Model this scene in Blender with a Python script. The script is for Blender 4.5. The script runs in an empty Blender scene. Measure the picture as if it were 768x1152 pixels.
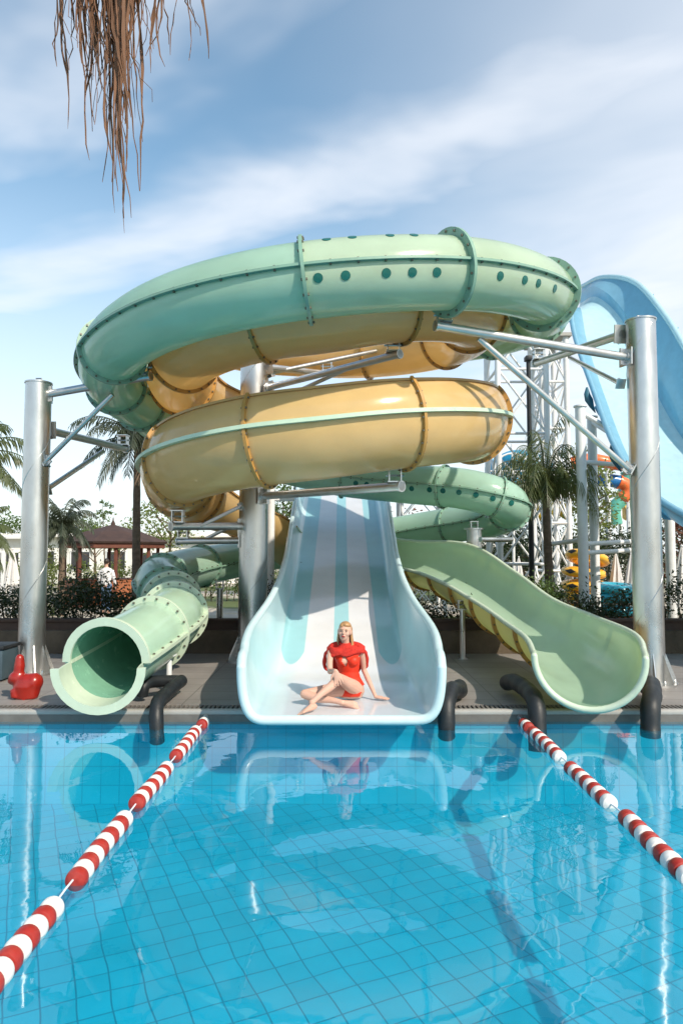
import bpy, bmesh, math, random
import numpy as np
from mathutils import Vector, Matrix, noise
R = math.radians
S = bpy.context.scene
COL = S.collection
random.seed(7)
PITCH = R(3.5)
CAM = Vector((0, 0, 1.7))
V = Vector

def P(px, py, Y):
    """the world point seen at photo pixel px, py at distance Y along the pool"""
    u = (px - 384) / 768.0; v = (576 - py) / 768.0
    d = V((u, math.cos(PITCH) - v * math.sin(PITCH), math.sin(PITCH) + v * math.cos(PITCH)))
    return CAM + d * (Y / d.y)

# ------------------------------------------------------------------ materials
MATS = {}
def nodes_of(name):
    m = bpy.data.materials.new(name); m.use_nodes = True
    nt = m.node_tree; nt.nodes.clear()
    out = nt.nodes.new('ShaderNodeOutputMaterial')
    MATS[name] = m
    return m, nt, out
def N(nt, typ, **kw):
    n = nt.nodes.new(typ)
    for k, v in kw.items():
        if k in n.inputs: n.inputs[k].default_value = v
        else: setattr(n, k, v)
    return n
def rgba(c): return (c[0], c[1], c[2], 1.0)

def mat(name, col, rough=0.5, metal=0.0, var=0.12, scale=6.0, bump=0.0, bscale=40.0, trans=0.0, tcol=None, coat=0.0,
        spec=0.5, sss=0.0, dirt=0.0, dirtcol=(0.12, 0.09, 0.06), rvar=0.1, stretch=(1, 1, 1)):
    m, nt, out = nodes_of(name)
    L = nt.links.new
    tc = N(nt, 'ShaderNodeTexCoord')
    mp = N(nt, 'ShaderNodeMapping'); mp.inputs['Scale'].default_value = stretch
    L(tc.outputs['Object'], mp.inputs['Vector'])
    nz = N(nt, 'ShaderNodeTexNoise', Scale=scale, Detail=5.0, Roughness=0.6)
    L(mp.outputs[0], nz.inputs['Vector'])
    ramp = N(nt, 'ShaderNodeMapRange')
    ramp.inputs['From Min'].default_value = 0.3; ramp.inputs['From Max'].default_value = 0.7
    ramp.inputs['To Min'].default_value = 1 - var; ramp.inputs['To Max'].default_value = 1 + var
    L(nz.outputs['Fac'], ramp.inputs['Value'])
    mul = N(nt, 'ShaderNodeVectorMath', operation='SCALE'); mul.inputs[0].default_value = col
    L(ramp.outputs[0], mul.inputs['Scale'])
    colout = mul.outputs[0]
    if dirt > 0:
        n2 = N(nt, 'ShaderNodeTexNoise', Scale=scale * 0.35, Detail=8.0, Roughness=0.7)
        L(mp.outputs[0], n2.inputs['Vector'])
        r2 = N(nt, 'ShaderNodeMapRange'); r2.inputs['From Min'].default_value = 0.5; r2.inputs['From Max'].default_value = 0.75
        r2.inputs['To Max'].default_value = dirt
        L(n2.outputs['Fac'], r2.inputs['Value'])
        mx = N(nt, 'ShaderNodeMix', data_type='RGBA'); mx.inputs[7].default_value = rgba(dirtcol)
        L(r2.outputs[0], mx.inputs[0]); L(colout, mx.inputs[6]); colout = mx.outputs[2]
    b = N(nt, 'ShaderNodeBsdfPrincipled', Metallic=metal)
    b.inputs['Coat Weight'].default_value = coat; b.inputs['Coat Roughness'].default_value = 0.08
    b.inputs['Specular IOR Level'].default_value = spec
    if sss > 0:
        b.inputs['Subsurface Weight'].default_value = sss; b.inputs['Subsurface Radius'].default_value = (0.02, 0.008, 0.005)
    L(colout, b.inputs['Base Color'])
    rr = N(nt, 'ShaderNodeMapRange'); rr.inputs['To Min'].default_value = max(0.02, rough - rvar); rr.inputs['To Max'].default_value = min(1, rough + rvar)
    L(nz.outputs['Fac'], rr.inputs['Value']); L(rr.outputs[0], b.inputs['Roughness'])
    if bump > 0:
        n3 = N(nt, 'ShaderNodeTexNoise', Scale=bscale, Detail=4.0)
        L(mp.outputs[0], n3.inputs['Vector'])
        bp = N(nt, 'ShaderNodeBump', Strength=bump, Distance=0.02)
        L(n3.outputs['Fac'], bp.inputs['Height']); L(bp.outputs[0], b.inputs['Normal'])
    sh = b.outputs[0]
    if trans > 0:
        t = N(nt, 'ShaderNodeBsdfTranslucent')
        if tcol: t.inputs['Color'].default_value = rgba(tcol)
        else: L(colout, t.inputs['Color'])
        mxs = N(nt, 'ShaderNodeMixShader', Fac=trans)
        L(b.outputs[0], mxs.inputs[1]); L(t.outputs[0], mxs.inputs[2]); sh = mxs.outputs[0]
    L(sh, out.inputs[0])
    return m

mat('green_mint', (0.58, 0.67, 0.54), 0.16, trans=0.40, tcol=(0.70, 0.93, 0.74), var=0.09, scale=1.5, bump=0.2, bscale=1.8, coat=0.4, dirt=0.28, dirtcol=(0.36, 0.44, 0.30))
mat('green_gel', (0.50, 0.67, 0.58), 0.16, trans=0.48, tcol=(0.70, 0.93, 0.82), var=0.09, scale=1.5, bump=0.2, bscale=1.8, coat=0.4, dirt=0.28, dirtcol=(0.30, 0.40, 0.26))
mat('green_pale', (0.53, 0.72, 0.57), 0.18, trans=0.30, tcol=(0.60, 0.9, 0.66), var=0.06, scale=1.5, coat=0.4, dirt=0.28, dirtcol=(0.4, 0.42, 0.3))
mat('green_flange', (0.20, 0.35, 0.27), 0.35, var=0.1, dirt=0.2)
mat('green_trim', (0.52, 0.66, 0.50), 0.3, var=0.06)
mat('green_rim', (0.60, 0.70, 0.55), 0.25, var=0.05, trans=0.15)
mat('green_dark', (0.015, 0.15, 0.13), 0.2, var=0.1, trans=0.2)
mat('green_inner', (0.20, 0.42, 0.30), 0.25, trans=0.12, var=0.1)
mat('yellow_gel', (0.74, 0.54, 0.26), 0.16, trans=0.38, tcol=(1.0, 0.80, 0.42), var=0.09, scale=1.5, bump=0.2, bscale=1.8, coat=0.4, dirt=0.3, dirtcol=(0.46, 0.33, 0.16))
mat('yellow_flange', (0.46, 0.25, 0.07), 0.35, var=0.1, dirt=0.2)
mat('bolt', (0.14, 0.13, 0.10), 0.5, 0.3)
mat('steel', (0.58, 0.58, 0.57), 0.30, 0.95, var=0.18, scale=3.0, bump=0.03, bscale=12, rvar=0.14, dirt=0.3, dirtcol=(0.38, 0.36, 0.33), stretch=(1, 1, 0.5))
mat('steel_pipe', (0.60, 0.60, 0.59), 0.34, 0.85, var=0.1, scale=5.0, rvar=0.1, dirt=0.25, dirtcol=(0.38, 0.37, 0.35))
mat('white_paint', (0.74, 0.75, 0.76), 0.4, var=0.05, dirt=0.25, dirtcol=(0.45, 0.44, 0.42))
mat('foam_black', (0.012, 0.015, 0.018), 0.5, var=0.3, bump=0.15, bscale=20, spec=0.4)
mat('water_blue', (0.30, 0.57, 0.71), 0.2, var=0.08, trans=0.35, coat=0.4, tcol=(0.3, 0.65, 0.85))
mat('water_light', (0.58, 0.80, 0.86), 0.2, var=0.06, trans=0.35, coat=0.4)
mat('deep_blue', (0.03, 0.13, 0.19), 0.3)
mat('float_red', (0.34, 0.022, 0.014), 0.4, var=0.15, scale=20, dirt=0.2, dirtcol=(0.5, 0.2, 0.15))
mat('float_white', (0.76, 0.74, 0.71), 0.4, var=0.08, scale=20, dirt=0.2, dirtcol=(0.5, 0.45, 0.4))
mat('rope', (0.66, 0.70, 0.74), 0.6)
mat('skin', (0.56, 0.34, 0.26), 0.6, spec=0.3, sss=0.12, var=0.05, scale=8)
mat('hair', (0.40, 0.22, 0.095), 0.4, var=0.3, scale=60, stretch=(1, 1, 0.1))
mat('hair_dark', (0.03, 0.02, 0.015), 0.5)
mat('swimsuit', (0.66, 0.035, 0.012), 0.5, var=0.06, spec=0.3)
mat('knit', (0.52, 0.022, 0.012), 0.85, var=0.15, scale=60, bump=0.7, bscale=120, stretch=(1, 1, 0.4))
mat('lips', (0.30, 0.02, 0.02), 0.35)
mat('eye', (0.02, 0.018, 0.016), 0.2)
mat('red_plastic', (0.30, 0.014, 0.007), 0.3, var=0.1, coat=0.2)
mat('dark_panel', (0.04, 0.07, 0.09), 0.5)
mat('leaf_dark', (0.022, 0.038, 0.013), 0.5, trans=0.2, tcol=(0.06, 0.10, 0.02), var=0.4, scale=2.5)
mat('leaf_mid', (0.065, 0.11, 0.03), 0.55, trans=0.3, tcol=(0.22, 0.30, 0.05), var=0.4, scale=2.5)
mat('leaf_light', (0.12, 0.16, 0.04), 0.55, trans=0.35, tcol=(0.35, 0.40, 0.08), var=0.35, scale=2.5)
mat('leaf_red', (0.13, 0.05, 0.03), 0.55, trans=0.3, tcol=(0.3, 0.10, 0.05), var=0.5, scale=3)
mat('palm_leaf', (0.08, 0.105, 0.04), 0.45, trans=0.3, tcol=(0.26, 0.28, 0.08), var=0.35, scale=2)
mat('palm_dark', (0.05, 0.065, 0.04), 0.5, trans=0.2, tcol=(0.12, 0.14, 0.05), var=0.35, scale=2)
mat('dry_palm', (0.22, 0.11, 0.06), 0.8, trans=0.25, tcol=(0.42, 0.22, 0.11), var=0.4, scale=9, stretch=(1, 1, 0.15))
mat('trunk', (0.14, 0.10, 0.07), 0.9, var=0.35, scale=8, bump=0.6, bscale=18, stretch=(1, 1, 2))
mat('roof_dark', (0.055, 0.030, 0.024), 0.8, var=0.25, scale=3, bump=0.4, bscale=8)
mat('wood_red', (0.12, 0.035, 0.018), 0.6, var=0.25)
mat('wood_orange', (0.30, 0.10, 0.04), 0.6, var=0.25)
mat('plaster', (0.74, 0.72, 0.68), 0.8, var=0.06, dirt=0.2, dirtcol=(0.5, 0.47, 0.42))
mat('glass_dark', (0.03, 0.03, 0.035), 0.12, var=0.2, spec=0.8)
mat('white_cloth', (0.80, 0.78, 0.77), 0.85, var=0.05, trans=0.2)
mat('ring_yellow', (0.80, 0.42, 0.03), 0.25, var=0.06, coat=0.3)
mat('ring_blue', (0.03, 0.33, 0.45), 0.25, var=0.1, coat=0.3)
mat('slide_orange', (0.70, 0.15, 0.04), 0.25)
mat('slide_blue', (0.02, 0.16, 0.42), 0.25)
mat('slide_cyan', (0.03, 0.32, 0.52), 0.3)
mat('slide_yellow', (0.80, 0.50, 0.05), 0.3)
mat('slide_teal', (0.10, 0.38, 0.30), 0.3)
mat('shirt', (0.70, 0.70, 0.72), 0.8, var=0.03)
mat('jeans', (0.10, 0.17, 0.30), 0.85)
mat('planter_wall', (0.055, 0.032, 0.022), 0.8, var=0.25, scale=4, bump=0.3, bscale=25, dirt=0.4, dirtcol=(0.05, 0.035, 0.03))
mat('kerb', (0.36, 0.35, 0.33), 0.6, var=0.08, dirt=0.2, dirtcol=(0.3, 0.28, 0.26))
mat('drain_and_dark_strip', (0.13, 0.12, 0.11), 0.6, var=0.2)
mat('soil', (0.10, 0.075, 0.05), 0.95, var=0.4, scale=2, bump=0.6, bscale=20)

def tiled(name, col, grout, sx, sy, gw, rot, rough, var, darkvar=0.25, warp=0.0, spec=0.5):
    m, nt, out = nodes_of(name); L = nt.links.new
    geo = N(nt, 'ShaderNodeNewGeometry')
    mp = N(nt, 'ShaderNodeMapping'); mp.inputs['Rotation'].default_value = rot
    wn = N(nt, 'ShaderNodeTexNoise', Scale=2.2, Detail=1.0); L(geo.outputs['Position'], wn.inputs['Vector'])
    ws = N(nt, 'ShaderNodeVectorMath', operation='SCALE'); L(wn.outputs['Color'], ws.inputs[0]); ws.inputs['Scale'].default_value = warp
    wa = N(nt, 'ShaderNodeVectorMath', operation='ADD'); L(geo.outputs['Position'], wa.inputs[0]); L(ws.outputs[0], wa.inputs[1])
    L(wa.outputs[0], mp.inputs['Vector'])
    br = N(nt, 'ShaderNodeTexBrick')
    br.offset = 0.0; br.squash = 1.0
    br.inputs['Scale'].default_value = 1.0
    br.inputs['Brick Width'].default_value = sx; br.inputs['Row Height'].default_value = sy
    br.inputs['Mortar Size'].default_value = gw; br.inputs['Mortar Smooth'].default_value = 0.1
    br.inputs['Color1'].default_value = rgba(col)
    br.inputs['Color2'].default_value = rgba(tuple(c * (1 - var) for c in col))
    br.inputs['Mortar'].default_value = rgba(grout)
    L(mp.outputs[0], br.inputs['Vector'])
    nz = N(nt, 'ShaderNodeTexNoise', Scale=0.9, Detail=8.0, Roughness=0.65)
    L(geo.outputs['Position'], nz.inputs['Vector'])
    rm = N(nt, 'ShaderNodeMapRange'); rm.inputs['From Min'].default_value = 0.3; rm.inputs['From Max'].default_value = 0.7
    rm.inputs['To Min'].default_value = 1 - darkvar; rm.inputs['To Max'].default_value = 1 + darkvar * 0.5
    L(nz.outputs['Fac'], rm.inputs['Value'])
    mul = N(nt, 'ShaderNodeVectorMath', operation='SCALE'); L(br.outputs['Color'], mul.inputs[0]); L(rm.outputs[0], mul.inputs['Scale'])
    b = N(nt, 'ShaderNodeBsdfPrincipled', Roughness=rough); b.inputs['Specular IOR Level'].default_value = spec
    L(mul.outputs[0], b.inputs['Base Color'])
    bp = N(nt, 'ShaderNodeBump', Strength=0.3, Distance=0.004, invert=True)
    L(br.outputs['Fac'], bp.inputs['Height']); L(bp.outputs[0], b.inputs['Normal'])
    L(b.outputs[0], out.inputs[0])
    return m
tiled('pool_tile', (0.004, 0.41, 0.59), (0.003, 0.19, 0.30), 0.2, 0.2, 0.0055, (0, 0, R(-25)), 0.5, 0.12, 0.14, warp=0.05)
tiled('pool_wall_tile', (0.008, 0.46, 0.64), (0.004, 0.26, 0.40), 0.2, 0.2, 0.004, (R(90), 0, 0), 0.5, 0.08, 0.12)
tiled('deck_tile', (0.27, 0.25, 0.235), (0.12, 0.11, 0.10), 0.9, 0.45, 0.006, (0, 0, 0), 0.55, 0.12, 0.28)

def ground_material():
    m, nt, out = nodes_of('ground_mix'); L = nt.links.new
    geo = N(nt, 'ShaderNodeNewGeometry')
    n1 = N(nt, 'ShaderNodeTexNoise', Scale=0.12, Detail=6.0); n2 = N(nt, 'ShaderNodeTexNoise', Scale=6.0, Detail=6.0)
    L(geo.outputs['Position'], n1.inputs['Vector']); L(geo.outputs['Position'], n2.inputs['Vector'])
    cr = N(nt, 'ShaderNodeValToRGB')
    cr.color_ramp.elements[0].position = 0.46; cr.color_ramp.elements[0].color = (0.09, 0.12, 0.035, 1)
    cr.color_ramp.elements[1].position = 0.52; cr.color_ramp.elements[1].color = (0.42, 0.37, 0.30, 1)
    L(n1.outputs['Fac'], cr.inputs['Fac'])
    rm = N(nt, 'ShaderNodeMapRange'); rm.inputs['To Min'].default_value = 0.7; rm.inputs['To Max'].default_value = 1.25
    L(n2.outputs['Fac'], rm.inputs['Value'])
    mul = N(nt, 'ShaderNodeVectorMath', operation='SCALE'); L(cr.outputs[0], mul.inputs[0]); L(rm.outputs[0], mul.inputs['Scale'])
    b = N(nt, 'ShaderNodeBsdfPrincipled', Roughness=0.9); L(mul.outputs[0], b.inputs['Base Color']); L(b.outputs[0], out.inputs[0])
ground_material()

def water_material():
    m, nt, out = nodes_of('pool_water'); L = nt.links.new
    geo = N(nt, 'ShaderNodeNewGeometry')
    mp = N(nt, 'ShaderNodeMapping'); mp.inputs['Scale'].default_value = (1.0, 1.0, 1.0)
    L(geo.outputs['Position'], mp.inputs['Vector'])
    n1 = N(nt, 'ShaderNodeTexNoise', Scale=1.3, Detail=3.0, Roughness=0.5, Distortion=0.4)
    n2 = N(nt, 'ShaderNodeTexNoise', Scale=9.0, Detail=2.0, Roughness=0.5)
    n3 = N(nt, 'ShaderNodeTexNoise', Scale=0.7, Detail=2.0)
    for n in (n1, n2, n3): L(mp.outputs[0], n.inputs['Vector'])
    # ripples come and go in patches
    r3 = N(nt, 'ShaderNodeMapRange'); r3.inputs['From Min'].default_value = 0.42; r3.inputs['From Max'].default_value = 0.66
    r3.inputs['To Min'].default_value = 0.05; r3.inputs['To Max'].default_value = 0.7
    L(n3.outputs['Fac'], r3.inputs['Value'])
    m2 = N(nt, 'ShaderNodeMath', operation='MULTIPLY'); L(n2.outputs['Fac'], m2.inputs[0]); L(r3.outputs[0], m2.inputs[1])
    m2b = N(nt, 'ShaderNodeMath', operation='MULTIPLY'); m2b.inputs[1].default_value = 0.13; L(m2.outputs[0], m2b.inputs[0])
    add = N(nt, 'ShaderNodeMath', operation='ADD'); m1 = N(nt, 'ShaderNodeMath', operation='MULTIPLY'); m1.inputs[1].default_value = 0.45; L(n1.outputs['Fac'], m1.inputs[0]); L(m1.outputs[0], add.inputs[0]); L(m2b.outputs[0], add.inputs[1])
    bp = N(nt, 'ShaderNodeBump', Strength=1.0, Distance=0.009); L(add.outputs[0], bp.inputs['Height'])
    dt = N(nt, 'ShaderNodeVectorMath', operation='DOT_PRODUCT'); L(bp.outputs[0], dt.inputs[0]); L(geo.outputs['Incoming'], dt.inputs[1])
    def op(o, a, b=0.0):
        n = N(nt, 'ShaderNodeMath', operation=o)
        for i, q in enumerate((a, b)):
            if isinstance(q, (int, float)): n.inputs[i].default_value = q
            else: L(q, n.inputs[i])
        return n.outputs[0]
    ca = op('MINIMUM', op('ABSOLUTE', dt.outputs['Value']), 1.0)
    fres = op('ADD', op('MULTIPLY', op('POWER', op('SUBTRACT', 1.0, ca), 5.0), 0.94), 0.06)
    gl = N(nt, 'ShaderNodeBsdfGlossy', Roughness=0.0); L(bp.outputs[0], gl.inputs['Normal'])
    gl.inputs['Color'].default_value = (1, 1, 1, 1)
    tr = N(nt, 'ShaderNodeBsdfTransparent'); tr.inputs['Color'].default_value = (0.80, 0.96, 0.99, 1)
    mx = N(nt, 'ShaderNodeMixShader'); L(fres, mx.inputs[0]); L(tr.outputs[0], mx.inputs[1]); L(gl.outputs[0], mx.inputs[2])
    tl = N(nt, 'ShaderNodeBsdfTranslucent'); tl.inputs['Color'].default_value = (0.25, 0.75, 0.85, 1)
    mt = N(nt, 'ShaderNodeMixShader', Fac=0.17); L(tr.outputs[0], mt.inputs[1]); L(tl.outputs[0], mt.inputs[2]); L(mt.outputs[0], mx.inputs[1])
    L(mx.outputs[0], out.inputs[0])
water_material()

def lane_material():
    """gelcoat of the wide slide: two white lanes, blue centre line and blue side bands that end above the run-out"""
    m, nt, out = nodes_of('lane_gel'); L = nt.links.new
    geo = N(nt, 'ShaderNodeNewGeometry'); sp = N(nt, 'ShaderNodeSeparateXYZ'); L(geo.outputs['Position'], sp.inputs[0])
    ax = N(nt, 'ShaderNodeMath', operation='ABSOLUTE')
    sub = N(nt, 'ShaderNodeMath', operation='SUBTRACT'); sub.inputs[1].default_value = 0.0
    L(sp.outputs['X'], sub.inputs[0]); L(sub.outputs[0], ax.inputs[0])
    def step(src, a, b):
        r = N(nt, 'ShaderNodeMapRange'); r.inputs['From Min'].default_value = a; r.inputs['From Max'].default_value = b
        L(src, r.inputs['Value']); return r.outputs[0]
    def op(o, a, b):
        n = N(nt, 'ShaderNodeMath', operation=o)
        for i, q in enumerate((a, b)):
            if isinstance(q, (int, float)): n.inputs[i].default_value = q
            else: L(q, n.inputs[i])
        return n.outputs[0]
    centre = step(ax.outputs[0], 0.115, 0.105)
    side = op('MULTIPLY', step(ax.outputs[0], 0.50, 0.52), step(ax.outputs[0], 0.84, 0.82))
    endc = step(sp.outputs['Y'], 9.3, 9.6)
    # rounded end of the side bands
    dx = op('SUBTRACT', ax.outputs[0], 0.67)
    d2 = op('ADD', sp.outputs['Y'], op('MULTIPLY', op('MULTIPLY', dx, dx), -14.0))
    ends = step(d2, 9.12, 9.16)
    f = op('MAXIMUM', op('MULTIPLY', centre, endc), op('MULTIPLY', side, ends))
    mx = N(nt, 'ShaderNodeMix', data_type='RGBA'); L(f, mx.inputs[0])
    mx.inputs[7].default_value = (0.38, 0.68, 0.74, 1)
    wall = N(nt, 'ShaderNodeMix', data_type='RGBA'); wall.inputs[6].default_value = (0.80, 0.80, 0.83, 1); wall.inputs[7].default_value = (0.60, 0.82, 0.86, 1)
    L(step(ax.outputs[0], 0.55, 0.92), wall.inputs[0])
    L(wall.outputs[2], mx.inputs[6])
    b = N(nt, 'ShaderNodeBsdfPrincipled', Roughness=0.14)
    b.inputs['Coat Weight'].default_value = 0.4
    nz = N(nt, 'ShaderNodeTexNoise', Scale=3.0, Detail=6.0); L(geo.outputs['Position'], nz.inputs['Vector'])
    rm = N(nt, 'ShaderNodeMapRange'); rm.inputs['To Min'].default_value = 0.9; rm.inputs['To Max'].default_value = 1.08
    L(nz.outputs['Fac'], rm.inputs['Value'])
    mul = N(nt, 'ShaderNodeVectorMath', operation='SCALE'); L(mx.outputs[2], mul.inputs[0]); L(rm.outputs[0], mul.inputs['Scale'])
    L(mul.outputs[0], b.inputs['Base Color'])
    t = N(nt, 'ShaderNodeBsdfTranslucent'); L(mul.outputs[0], t.inputs['Color'])
    ms = N(nt, 'ShaderNodeMixShader', Fac=0.22); L(b.outputs[0], ms.inputs[1]); L(t.outputs[0], ms.inputs[2]); L(ms.outputs[0], out.inputs[0])
lane_material()
mat('lane_outer', (0.62, 0.80, 0.83), 0.2, trans=0.2, var=0.05)

# ------------------------------------------------------------------ objects
def tag(o, label=None, cat=None, group=None, kind=None):
    if label: o['label'] = label
    if cat: o['category'] = cat
    if group: o['group'] = group
    if kind: o['kind'] = kind
    return o
def empty(name, loc, label, cat, group=None):
    o = bpy.data.objects.new(name, None); COL.objects.link(o); o.location = loc
    o.empty_display_size = 0.1
    return tag(o, label, cat, group)
def world_off(o):
    v = V((0, 0, 0))
    while o is not None:
        v += o.location; o = o.parent
    return v
def copy_tree(o, parent=None):
    c = o.copy(); COL.objects.link(c)
    if parent: c.parent = parent
    for ch in list(o.children): copy_tree(ch, c)
    return c

class MB:
    """collects vertices and faces in world space and links them as one mesh object"""
    def __init__(s): s.v = []; s.f = []; s.m = []
    def add(s, vs, fs, mi=0):
        b = len(s.v); s.v.extend([tuple(q) for q in vs])
        s.f.extend([tuple(i + b for i in f) for f in fs]); s.m.extend([mi] * len(fs))
    def box(s, c, size, rot=None, mi=0):
        c = V(c); hx, hy, hz = [q / 2 for q in size]
        pts = [V((x, y, z)) for x in (-hx, hx) for y in (-hy, hy) for z in (-hz, hz)]
        if rot is not None: pts = [rot @ p for p in pts]
        s.add([c + p for p in pts], [(0, 1, 3, 2), (4, 6, 7, 5), (0, 4, 5, 1), (2, 3, 7, 6), (0, 2, 6, 4), (1, 5, 7, 3)], mi)
    def bevbox(s, c, size, bev=0.01, rot=None, mi=0):
        bm = bmesh.new(); bmesh.ops.create_cube(bm, size=1.0)
        for v in bm.verts: v.co = V((v.co.x * size[0], v.co.y * size[1], v.co.z * size[2]))
        bmesh.ops.bevel(bm, geom=bm.edges[:] + bm.verts[:], offset=bev, segments=2, affect='EDGES', profile=0.5)
        s.addbm(bm, (Matrix.Translation(V(c)) @ (rot.to_4x4() if rot is not None else Matrix.Identity(4))), mi)
    def addbm(s, bm, mtx=None, mi=0):
        bm.verts.ensure_lookup_table()
        for i, v in enumerate(bm.verts): v.index = i
        s.add([(mtx @ v.co) if mtx is not None else v.co for v in bm.verts], [[v.index for v in f.verts] for f in bm.faces], mi)
        bm.free()
    def tube(s, pts, rad, seg=12, caps=True, mi=0):
        pts = [V(p) for p in pts]; n = len(pts)
        if not hasattr(rad, '__len__'): rad = [rad] * n
        up = None; rings = []
        for i, p in enumerate(pts):
            t = (pts[min(i + 1, n - 1)] - pts[max(i - 1, 0)]).normalized()
            if up is None:
                up = V((0, 0, 1)) if abs(t.z) < 0.9 else V((1, 0, 0))
            a = t.cross(up)
            if a.length < 1e-4: a = t.cross(V((0, 1, 0)))
            a.normalize(); b = a.cross(t).normalized(); up = b
            rings.append([p + (a * math.cos(2 * math.pi * k / seg) + b * math.sin(2 * math.pi * k / seg)) * rad[i] for k in range(seg)])
        vs = [q for r in rings for q in r]
        fs = [(i * seg + k, i * seg + (k + 1) % seg, (i + 1) * seg + (k + 1) % seg, (i + 1) * seg + k) for i in range(n - 1) for k in range(seg)]
        if caps: fs += [tuple(range(seg))[::-1], tuple((n - 1) * seg + k for k in range(seg))]
        s.add(vs, fs, mi)
    def lathe(s, c, prof, seg=24, mi=0, rot=None):
        """prof = list of (radius, height) from the bottom up"""
        c = V(c); vs = []
        for r, z in prof:
            for k in range(seg):
                q = V((r * math.cos(2 * math.pi * k / seg), r * math.sin(2 * math.pi * k / seg), z))
                vs.append(c + (rot @ q if rot is not None else q))
        n = len(prof)
        fs = [(i * seg + k, i * seg + (k + 1) % seg, (i + 1) * seg + (k + 1) % seg, (i + 1) * seg + k) for i in range(n - 1) for k in range(seg)]
        fs += [tuple(range(seg))[::-1], tuple((n - 1) * seg + k for k in range(seg))]
        s.add(vs, fs, mi)
    def ball(s, c, r, seg=16, rot=None, mi=0):
        if not hasattr(r, '__len__'): r = (r, r, r)
        bm = bmesh.new(); bmesh.ops.create_uvsphere(bm, u_segments=seg, v_segments=max(6, seg // 2), radius=1.0)
        m = Matrix.Translation(V(c)) @ (rot.to_4x4() if rot is not None else Matrix.Identity(4)) @ Matrix.Diagonal((r[0], r[1], r[2], 1))
        s.addbm(bm, m, mi)
    def loft(s, secs, seg=16, mi=0):
        """secs: (centre, lateral vector, depth vector) ellipses joined and capped"""
        vs = []
        for c, a, b in secs:
            c, a, b = V(c), V(a), V(b)
            vs += [c + a * math.cos(2 * math.pi * k / seg) + b * math.sin(2 * math.pi * k / seg) for k in range(seg)]
        n = len(secs)
        fs = [(i * seg + k, i * seg + (k + 1) % seg, (i + 1) * seg + (k + 1) % seg, (i + 1) * seg + k) for i in range(n - 1) for k in range(seg)]
        fs += [tuple(range(seg))[::-1], tuple((n - 1) * seg + k for k in range(seg))]
        s.add(vs, fs, mi)
    def build(s, name, mats, parent=None, loc=None, smooth=True, angle=40, fixn=True):
        if isinstance(mats, str): mats = [mats]
        off = world_off(parent) if parent else V((0, 0, 0))
        if loc is not None: off = off + V(loc) if parent else V(loc)
        me = bpy.data.meshes.new(name)
        vv = [(x - off.x, y - off.y, z - off.z) for x, y, z in s.v]
        me.from_pydata(vv, [], s.f)
        for m in mats: me.materials.append(MATS[m])
        me.polygons.foreach_set('material_index', s.m)
        me.update()
        if fixn:
            bm = bmesh.new(); bm.from_mesh(me); bmesh.ops.recalc_face_normals(bm, faces=bm.faces); bm.to_mesh(me); bm.free()
        o = bpy.data.objects.new(name, me); COL.objects.link(o)
        if parent: o.parent = parent
        if loc is not None: o.location = loc
        if smooth:
            me.polygons.foreach_set('use_smooth', [True] * len(me.polygons))
            try: me.set_sharp_from_angle(angle=R(angle))
            except Exception: pass
        return o

def remeshed(mb, name, material, parent, voxel=0.008, smooth=4, factor=0.5, loc=None):
    """weld overlapping closed pieces into one continuous skin"""
    o = mb.build(name, material, parent, loc)
    m = o.modifiers.new('r', 'REMESH'); m.mode = 'VOXEL'; m.voxel_size = voxel; m.use_smooth_shade = True
    if smooth:
        k = o.modifiers.new('s', 'SMOOTH'); k.iterations = smooth; k.factor = factor
    dg = bpy.context.evaluated_depsgraph_get(); dg.update()
    me = bpy.data.meshes.new_from_object(o.evaluated_get(dg))
    o.modifiers.clear(); old = o.data; o.data = me; bpy.data.meshes.remove(old)
    me.name = name
    if not me.materials: me.materials.append(MATS[material])
    me.polygons.foreach_set('use_smooth', [True] * len(me.polygons))
    return o

def catmull(ctrl, step=0.12):
    """ctrl rows = (x,y,z, extra...). returns rows at about even spacing and each row's control parameter"""
    C = np.array(ctrl, float); n = len(C); dense = []; par = []
    for i in range(n - 1):
        p0 = C[i - 1] if i > 0 else 2 * C[0] - C[1]
        p1, p2 = C[i], C[i + 1]
        p3 = C[i + 2] if i + 2 < n else 2 * C[-1] - C[-2]
        for k in range(24):
            t = k / 24.0
            dense.append(0.5 * ((2 * p1) + (-p0 + p2) * t + (2 * p0 - 5 * p1 + 4 * p2 - p3) * t * t + (-p0 + 3 * p1 - 3 * p2 + p3) * t ** 3)); par.append(i + t)
    dense.append(C[-1]); par.append(n - 1.0)
    D = np.array(dense); par = np.array(par)
    seg = np.linalg.norm(np.diff(D[:, :3], axis=0), axis=1); s = np.concatenate([[0], np.cumsum(seg)])
    m = max(2, int(round(s[-1] / step)) + 1); q = np.linspace(0, s[-1], m)
    out = np.stack([np.interp(q, s, D[:, j]) for j in range(D.shape[1])], axis=1)
    return out, np.interp(q, s, par), q
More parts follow.
